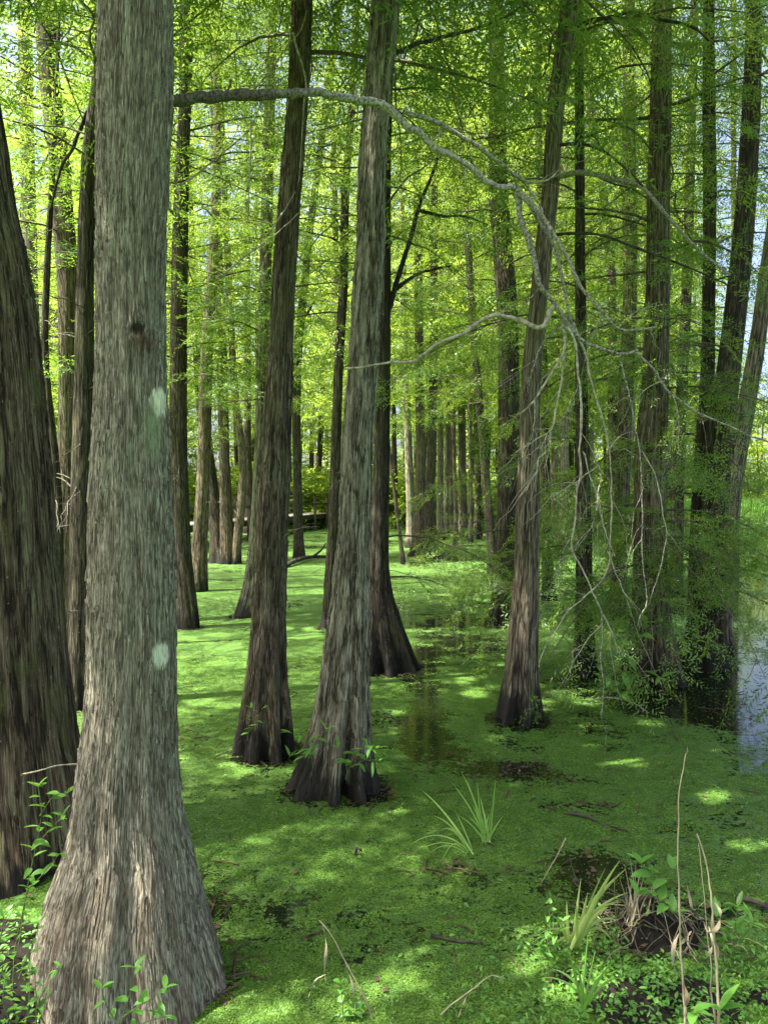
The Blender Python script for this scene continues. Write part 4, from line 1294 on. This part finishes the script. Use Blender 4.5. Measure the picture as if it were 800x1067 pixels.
# grasses
def tuft(name, label, base, spec, mat, seed=0, cat='grass tuft'):
    """spec: (tip column, tip row, width) per blade, all rising from near base"""
    r = random.Random(seed)
    s = Soup()
    b0 = np.array(base)
    for (tx, ty, w, sag) in spec:
        e = pix(tx, ty, b0[1] + r.uniform(-.12, .12)) - b0
        st = np.array([r.uniform(-.025, .025), r.uniform(-.03, .03), 0])
        n = 8
        t = np.linspace(0, 1, n + 1)[:, None]
        mid = st + (e - st) * .5 + np.array([0, 0, abs(e[0]) * .25 + sag])
        P = (1 - t) ** 2 * st + 2 * t * (1 - t) * mid + t ** 2 * e
        d = P[-1] - P[0]
        sd = np.cross(d, [r.uniform(-.4, .4), 1, 0])
        sd /= np.linalg.norm(sd) + 1e-9
        tt = t[:, 0]
        ww = w * .5 * (1 - tt ** 2.2) * (.65 + .35 * np.minimum(1, tt * 5)) + .0005
        f = np.array([0, .5, 0])
        V = np.stack([P - sd * ww[:, None] + f * ww[:, None], P, P + sd * ww[:, None] + f * ww[:, None]], 1).reshape(-1, 3)
        s.add(V, grid_quads(n + 1, 3, False))
    return tag(ob(name, s.mesh(name, [mat], True), None, b0), label, cat)


bz = lambda px, py: pix(px, py, base_depth(py))
tuft('grass_tuft', 'tuft of long green blades rising from the duckweed in the middle foreground', bz(507, 878),
     [(480, 803, .011, 0), (486, 812, .012, 0), (497, 815, .012, 0), (509, 848, .010, 0), (516, 812, .011, 0), (470, 815, .010, 0), (478, 850, .011, 0), (524, 850, .012, 0), (512, 840, .010, 0), (492, 838, .010, 0),
      (500, 830, .012, 0), (487, 850, .012, 0)], LBLADE, 1)
tuft('grass_tuft', 'thin sprawling half dry blades left of the long green tuft', bz(488, 888),
     [(440, 824, .012, 0), (452, 850, .008, .02), (428, 880, .008, .06), (453, 870, .008, .1), (412, 912, .007, .12), (457, 908, .008, .14), (464, 862, .007, .03), (446, 890, .007, .03), (474, 845, .008, 0)], LBLADE, 2)
tuft('strap_leaf_clump', 'sunlit clump of pale strap shaped leaves left of the dark hummock', pix(598, 985, 3.25),
     [(645, 897, .022, 0), (640, 915, .02, .02), (652, 905, .016, 0), (628, 925, .018, .02), (612, 930, .016, 0), (590, 940, .014, .02), (575, 955, .014, .03), (560, 975, .014, .05), (634, 945, .018, .03), (648, 940, .016, .05),
      (605, 915, .014, 0), (645, 960, .018, .05), (622, 950, .016, .03), (640, 985, .014, .09), (570, 995, .012, .06), (585, 960, .012, 0), (655, 930, .014, .02), (600, 940, .016, 0), (630, 905, .014, 0)], PALE, 3)
tuft('grass_tuft', 'green grass clump low in front of the pale strap leaves', pix(612, 1050, 2.85),
     [(590, 985, .01, 0), (600, 1000, .01, 0), (620, 990, .009, 0), (640, 1000, .01, .02), (575, 1010, .01, .03), (650, 1020, .01, .04), (612, 975, .008, 0), (630, 1012, .01, .02), (560, 1020, .009, .04), (605, 1015, .012, 0)], BLADE, 4)
tuft('straw_tuft', 'stubble of brown straw standing on the dark hummock', pix(660, 960, 3.4),
     [(650, 900, .006, 0), (656, 895, .006, 0), (662, 897, .005, 0), (668, 902, .006, 0), (645, 915, .006, 0), (658, 910, .006, 0), (672, 908, .005, 0), (652, 925, .006, .01), (640, 935, .006, .02), (676, 930, .006, .02),
      (665, 920, .006, 0), (648, 940, .005, .03)], STRAW, 5)


def stalk(label, pts, w0, w1, curls=(), name='dry_stalk', mat=STRAW, seed=0):
    b0 = pix(*pts[0])
    root = thing(name, label, 'stalk', b0)
    V, Q = px_tube(pts, w0 * .6, w1 * .62, 6, .02, .006, seed)
    ob('stem', np_mesh('stem', V - b0, Q, True, [mat]), root)
    for (cp, w) in curls:
        P = catmull([pix(*p) for p in cp], .012) - b0
        n = len(P)
        w = w * .75
        t = np.linspace(0, 1, n)
        ww = w * np.sin(PI * np.clip(t * .95 + .04, 0, 1)) ** .7 / 2 / F_PX * cp[0][2]
        sd = np.stack([np.cos(t * 5 + seed), np.sin(t * 5 + seed), .3 * np.sin(t * 7)], 1)
        V = np.stack([P - sd * ww[:, None], P, P + sd * ww[:, None]], 1).reshape(-1, 3)
        ob('curled_leaf', np_mesh('curled leaf', V, grid_quads(n, 3, False), True, [mat]), root)
    return root


ys_ = 2.72
stalk('tall straw stalk with a white tip and withered leaves twisted round it',
      [(714, 1090, ys_), (712, 1050, ys_), (709, 990, ys_), (706, 930, ys_), (706, 870, ys_), (708, 820, ys_), (714, 784, ys_)], 5, 1.6,
      [([(708, 970, ys_), (702, 985, ys_ - .03), (701, 1000, ys_ - .03), (705, 1018, ys_)], 6), ([(708, 985, ys_), (716, 975, ys_ - .03), (720, 970, ys_)], 5), ([(711, 1020, ys_), (716, 1040, ys_ - .03), (712, 1060, ys_)], 7),
       ([(714, 788, ys_), (716, 782, ys_), (715, 776, ys_)], 3)], seed=1)
stalk('thick tan stalk with a long curled dry leaf, right of the white tipped one',
      [(748, 1090, ys_ - .05), (749, 1050, ys_ - .05), (746, 1000, ys_), (742, 950, ys_), (735, 900, ys_), (725, 868, ys_)], 6, 2.2,
      [([(744, 940, ys_), (750, 950, ys_ - .05), (748, 965, ys_ - .08), (738, 972, ys_ - .06), (733, 962, ys_ - .03)], 6), ([(738, 965, ys_), (742, 985, ys_ - .03), (734, 1000, ys_)], 5), ([(740, 960, ys_), (746, 985, ys_), (748, 1000, ys_)], 6)], seed=2)
stalk('thin brown stalk crossing close behind the thick tan one',
      [(744, 1090, ys_ + .1), (742, 1040, ys_ + .1), (737, 980, ys_ + .1), (733, 930, ys_ + .1), (728, 880, ys_ + .1)], 3.5, 1.2,
      [([(733, 940, ys_ + .1), (722, 948, ys_ + .05), (718, 935, ys_ + .05), (714, 915, ys_ + .05)], 4)], seed=3)
stalk('bent dry reed leaning over the duckweed at the bottom, left of centre',
      [(388, 1062, 2.85), (378, 1035, 2.85), (362, 1005, 2.85), (346, 975, 2.85), (333, 959, 2.85)], 3, 2,
      [([(336, 964, 2.85), (340, 985, 2.83), (338, 1010, 2.83), (340, 1025, 2.85)], 4), ([(340, 1015, 2.85), (328, 1022, 2.83), (321, 1040, 2.83)], 3), ([(360, 1004, 2.85), (368, 1030, 2.83), (370, 1056, 2.83)], 3)], seed=4)
stalk('pale bent straw lying in a shallow arch at the bottom centre',
      [(460, 1058, 2.88), (478, 1040, 2.88), (498, 1026, 2.88), (514, 1018, 2.88), (524, 1022, 2.88)], 2.6, 1.6, [([(486, 1038, 2.88), (480, 1052, 2.86), (476, 1064, 2.86)], 3)], seed=5)
stalk('short straight straw sticking out of the duckweed left of the dark patch', [(562, 922, 3.85), (575, 900, 3.85), (590, 873, 3.85)], 1.6, 2.2, seed=6)
stalk('thin grey stem leaning left over the dark patch', [(606, 935, 3.7), (600, 915, 3.7), (592, 893, 3.7)], 1.2, 1.6, mat=TWIGWOOD, seed=7)
stalk('slim green brown stem rising behind the strap leaved clump', [(650, 1020, 3.0), (645, 985, 3.0), (640, 940, 3.0), (641, 915, 3.0)], 2.2, 1.2, mat=STEM, seed=8)

# dead roots and straw draped over the hummock
rr_ = np.random.RandomState(12)
s = Soup()
for k in range(95):
    x, y = rr_.normal(1.25, .17), rr_.normal(3.42, .13)
    a, ln = rr_.uniform(0, 6.28), rr_.uniform(.08, .34)
    t = np.linspace(-.5, .5, 7)
    X, Y = x + np.cos(a) * ln * t + rr_.normal(0, .008, 7), y + np.sin(a) * ln * t + rr_.normal(0, .008, 7)
    Z = np.maximum(0, hump_h(X, Y)) + .006 + rr_.uniform(0, .05) * (1 - (2 * t) ** 2)
    s.add(*tube(np.stack([X, Y, Z], 1), np.linspace(.0032, .0012, 7), 4), 0 if k % 3 else 1)
tag(ob('root_litter', s.mesh('root litter', [TWIGWOOD, STRAW])), 'tangle of dead roots and straw matted over the dark hummock', 'roots', None, 'stuff')

# low green cover on the two banks
r = random.Random(31)
s = Soup()
for k in range(5200):
    if k < 1900:
        x, y = r.uniform(-2.1, -.95), r.uniform(2.15, 3.5)
        z = float(near_h(np.array(x), np.array(y)))
    else:
        x, y = r.gauss(1.15, .36), r.gauss(2.85, .32)
        z = max(.0, float(hump_h(np.array(x), np.array(y))))
    if z < .0 or (abs(x - 1.27) < .2 and abs(y - 3.38) < .2 and r.random() < .6):
        continue
    V, Q = leaf_blade(r, r.uniform(.012, .036), r.uniform(.006, .016), r.uniform(.1, .9), .3, 3)
    s.add(V @ rotm(r.uniform(0, 6.28), r.uniform(-.3, .9), r.uniform(-.6, .6)).T + np.array([x, y, z + r.uniform(.0, .05)]), Q)
tag(ob('ground_cover', s.mesh('ground cover', [BROAD], True)), 'tangle of small green leaves covering the muddy bank edges', 'ground cover', None, 'stuff')

# ------------------------------------------------------------------ floating wood and litter
def log(label, pts, w0, w1, mat=DARKWOOD, name='floating_stick', seed=0, side=()):
    V, Q = px_tube(pts, w0, w1, 7, .03, .008, seed)
    b0 = pix(*pts[0])
    s = Soup()
    s.add(V - b0, Q)
    for q in side:
        V, Q = px_tube(q, w1, w1 * .5, 5, .03, .008, seed + 3)
        s.add(V - b0, Q)
    return tag(ob(name, s.mesh(name, [mat]), None, b0), label, 'stick')


def fl(px, py, dz=0.0):
    Y = base_depth(py)
    return (px, py - dz / Y * F_PX, Y)


log('dark forked fallen branch lying out of the water in the left middle distance', [fl(296, 592, .05), fl(310, 588, .12), (326, 580, 23.0), (342, 580, 23.2), (352, 577, 23.4)], 5, 3, seed=1, name='fallen_branch',
    side=[[(326, 580, 23.0), (334, 574, 23), (340, 566, 23)]])
log('short black stick floating flat left of the sunny duckweed', [fl(447, 980, .01), fl(470, 982, .01), fl(502, 984, .01)], 4, 3, seed=2)
log('long dark stick half sunk in the duckweed below the dark patch', [fl(590, 848, .01), fl(615, 855, .012), fl(652, 868, .01)], 3.5, 2, seed=3)
log('thin stick poking up from the duckweed left of centre', [fl(240, 668), (246, 660, 11), (250, 655, 11.2)], 1.5, 1, seed=4, side=[[(246, 660, 11), (258, 655, 11), (262, 650, 11)]])
log('curved pale twig arching low over the water under the hanging twigs', [(612, 732, 6.9), (628, 727, 6.9), (650, 729, 6.9), (670, 738, 6.9), (690, 752, 6.9)], 1.6, 1, DEADPALE, seed=5)
log('dark stub of wood sticking up beside the middle foreground grass', [fl(370, 892), (371, 884, 4.15), (376, 886, 4.12)], 4, 3, seed=6)
log('mossy dark log lying in the water by the right edge', [fl(768, 940, .02), fl(790, 947, .025), fl(830, 962, .02)], 6, 5, seed=7)
log('broken stick slanting out of the water near the right cluster', [fl(706, 772), (700, 758, 6.2), (697, 750, 6.2)], 1.8, 1.2, seed=8)

r = random.Random(77)
s = Soup()
for k in range(900):
    if r.random() < .72:
        hx, hy, sx, sy, st = r.choice(HOLES[7:])
        x, y = r.gauss(hx, sx * .9), r.gauss(hy, sy * .9)
    else:
        y = 3 + 9 * r.random() ** 1.5
        x = r.uniform(-.5, .55) * y
    if k % 4 == 0:
        hx, hy, hr = r.choice(FEET)
        a, d = r.uniform(3.0, 6.5), hr * r.uniform(.95, 1.5)
        x, y = hx + math.cos(a) * d, hy + math.sin(a) * d
    if y < 2.4:
        continue
    if r.random() < .55:
        V, Q = leaf_blade(r, r.uniform(.02, .06), r.uniform(.012, .03), r.uniform(-.6, .9), .5, 3)
        s.add(V @ rotm(r.uniform(0, 6.28), r.uniform(-.2, .4), r.uniform(-.5, .5)).T + np.array([x, y, .008]), Q)
    else:
        a, ln = r.uniform(0, 3.14), r.uniform(.03, .16)
        p = np.array([x, y, .006])
        d = np.array([math.cos(a), math.sin(a), r.uniform(0, .15)]) * ln
        s.add(*tube([p - d / 2, p + np.array([0, 0, .006]), p + d / 2], r.uniform(.0015, .005), 4))
tag(ob('floating_litter', s.mesh('floating litter', [LITTER])), 'dead leaves and bits of twig drifting in the dark gaps of the duckweed', 'litter', None, 'stuff')

# ------------------------------------------------------------------ light, sky, camera
w = bpy.data.worlds.new('World')
SC.world = w
w.use_nodes = True
nt = w.node_tree
nt.nodes.clear()
sky = nt.nodes.new('ShaderNodeTexSky')
sky.sky_type = 'NISHITA'
sky.sun_disc = False
sky.sun_elevation = math.radians(SUN_EL)
sky.sun_rotation = math.atan2(SUN_AZ[0], SUN_AZ[1])
sky.air_density, sky.dust_density, sky.ozone_density = .75, 5.5, .5
bg = nt.nodes.new('ShaderNodeBackground')
bg.inputs[1].default_value = .10
wo = nt.nodes.new('ShaderNodeOutputWorld')
nt.links.new(sky.outputs[0], bg.inputs[0])
nt.links.new(bg.outputs[0], wo.inputs[0])
sl = bpy.data.lights.new('Sun', 'SUN')
sl.energy = 5.0
sl.angle = math.radians(.5)
sl.color = (1, .95, .86)
so = bpy.data.objects.new('sun', sl)
COL.objects.link(so)
hd = Vector((SUN_AZ[0], SUN_AZ[1], 0)).normalized() * math.cos(math.radians(SUN_EL))
so.rotation_euler = Vector((hd.x, hd.y, math.sin(math.radians(SUN_EL)))).to_track_quat('Z', 'Y').to_euler()

cam = bpy.data.cameras.new('Camera')
cam.sensor_fit = 'VERTICAL'
cam.sensor_height = 36
cam.lens = F_PX / 1067 * 36
cam.shift_y = -(533.5 - HOR) / 1067
cam.clip_start, cam.clip_end = .05, 2000
co = bpy.data.objects.new('camera', cam)
COL.objects.link(co)
co.location = (0, 0, EYE)
co.rotation_euler = (math.radians(90), 0, 0)
SC.camera = co

SC.render.engine = 'CYCLES'
cy = SC.cycles
cy.use_denoising = True
cy.denoiser = 'OPENIMAGEDENOISE'
cy.max_bounces, cy.diffuse_bounces, cy.glossy_bounces, cy.transmission_bounces = 6, 4, 2, 5
cy.caustics_reflective = cy.caustics_refractive = False
cy.sample_clamp_indirect = 6
SC.view_settings.view_transform = 'Standard'
SC.view_settings.look = 'None'
SC.view_settings.gamma = 1
SC.view_settings.use_curve_mapping = False
SC.view_settings.exposure = 2.42
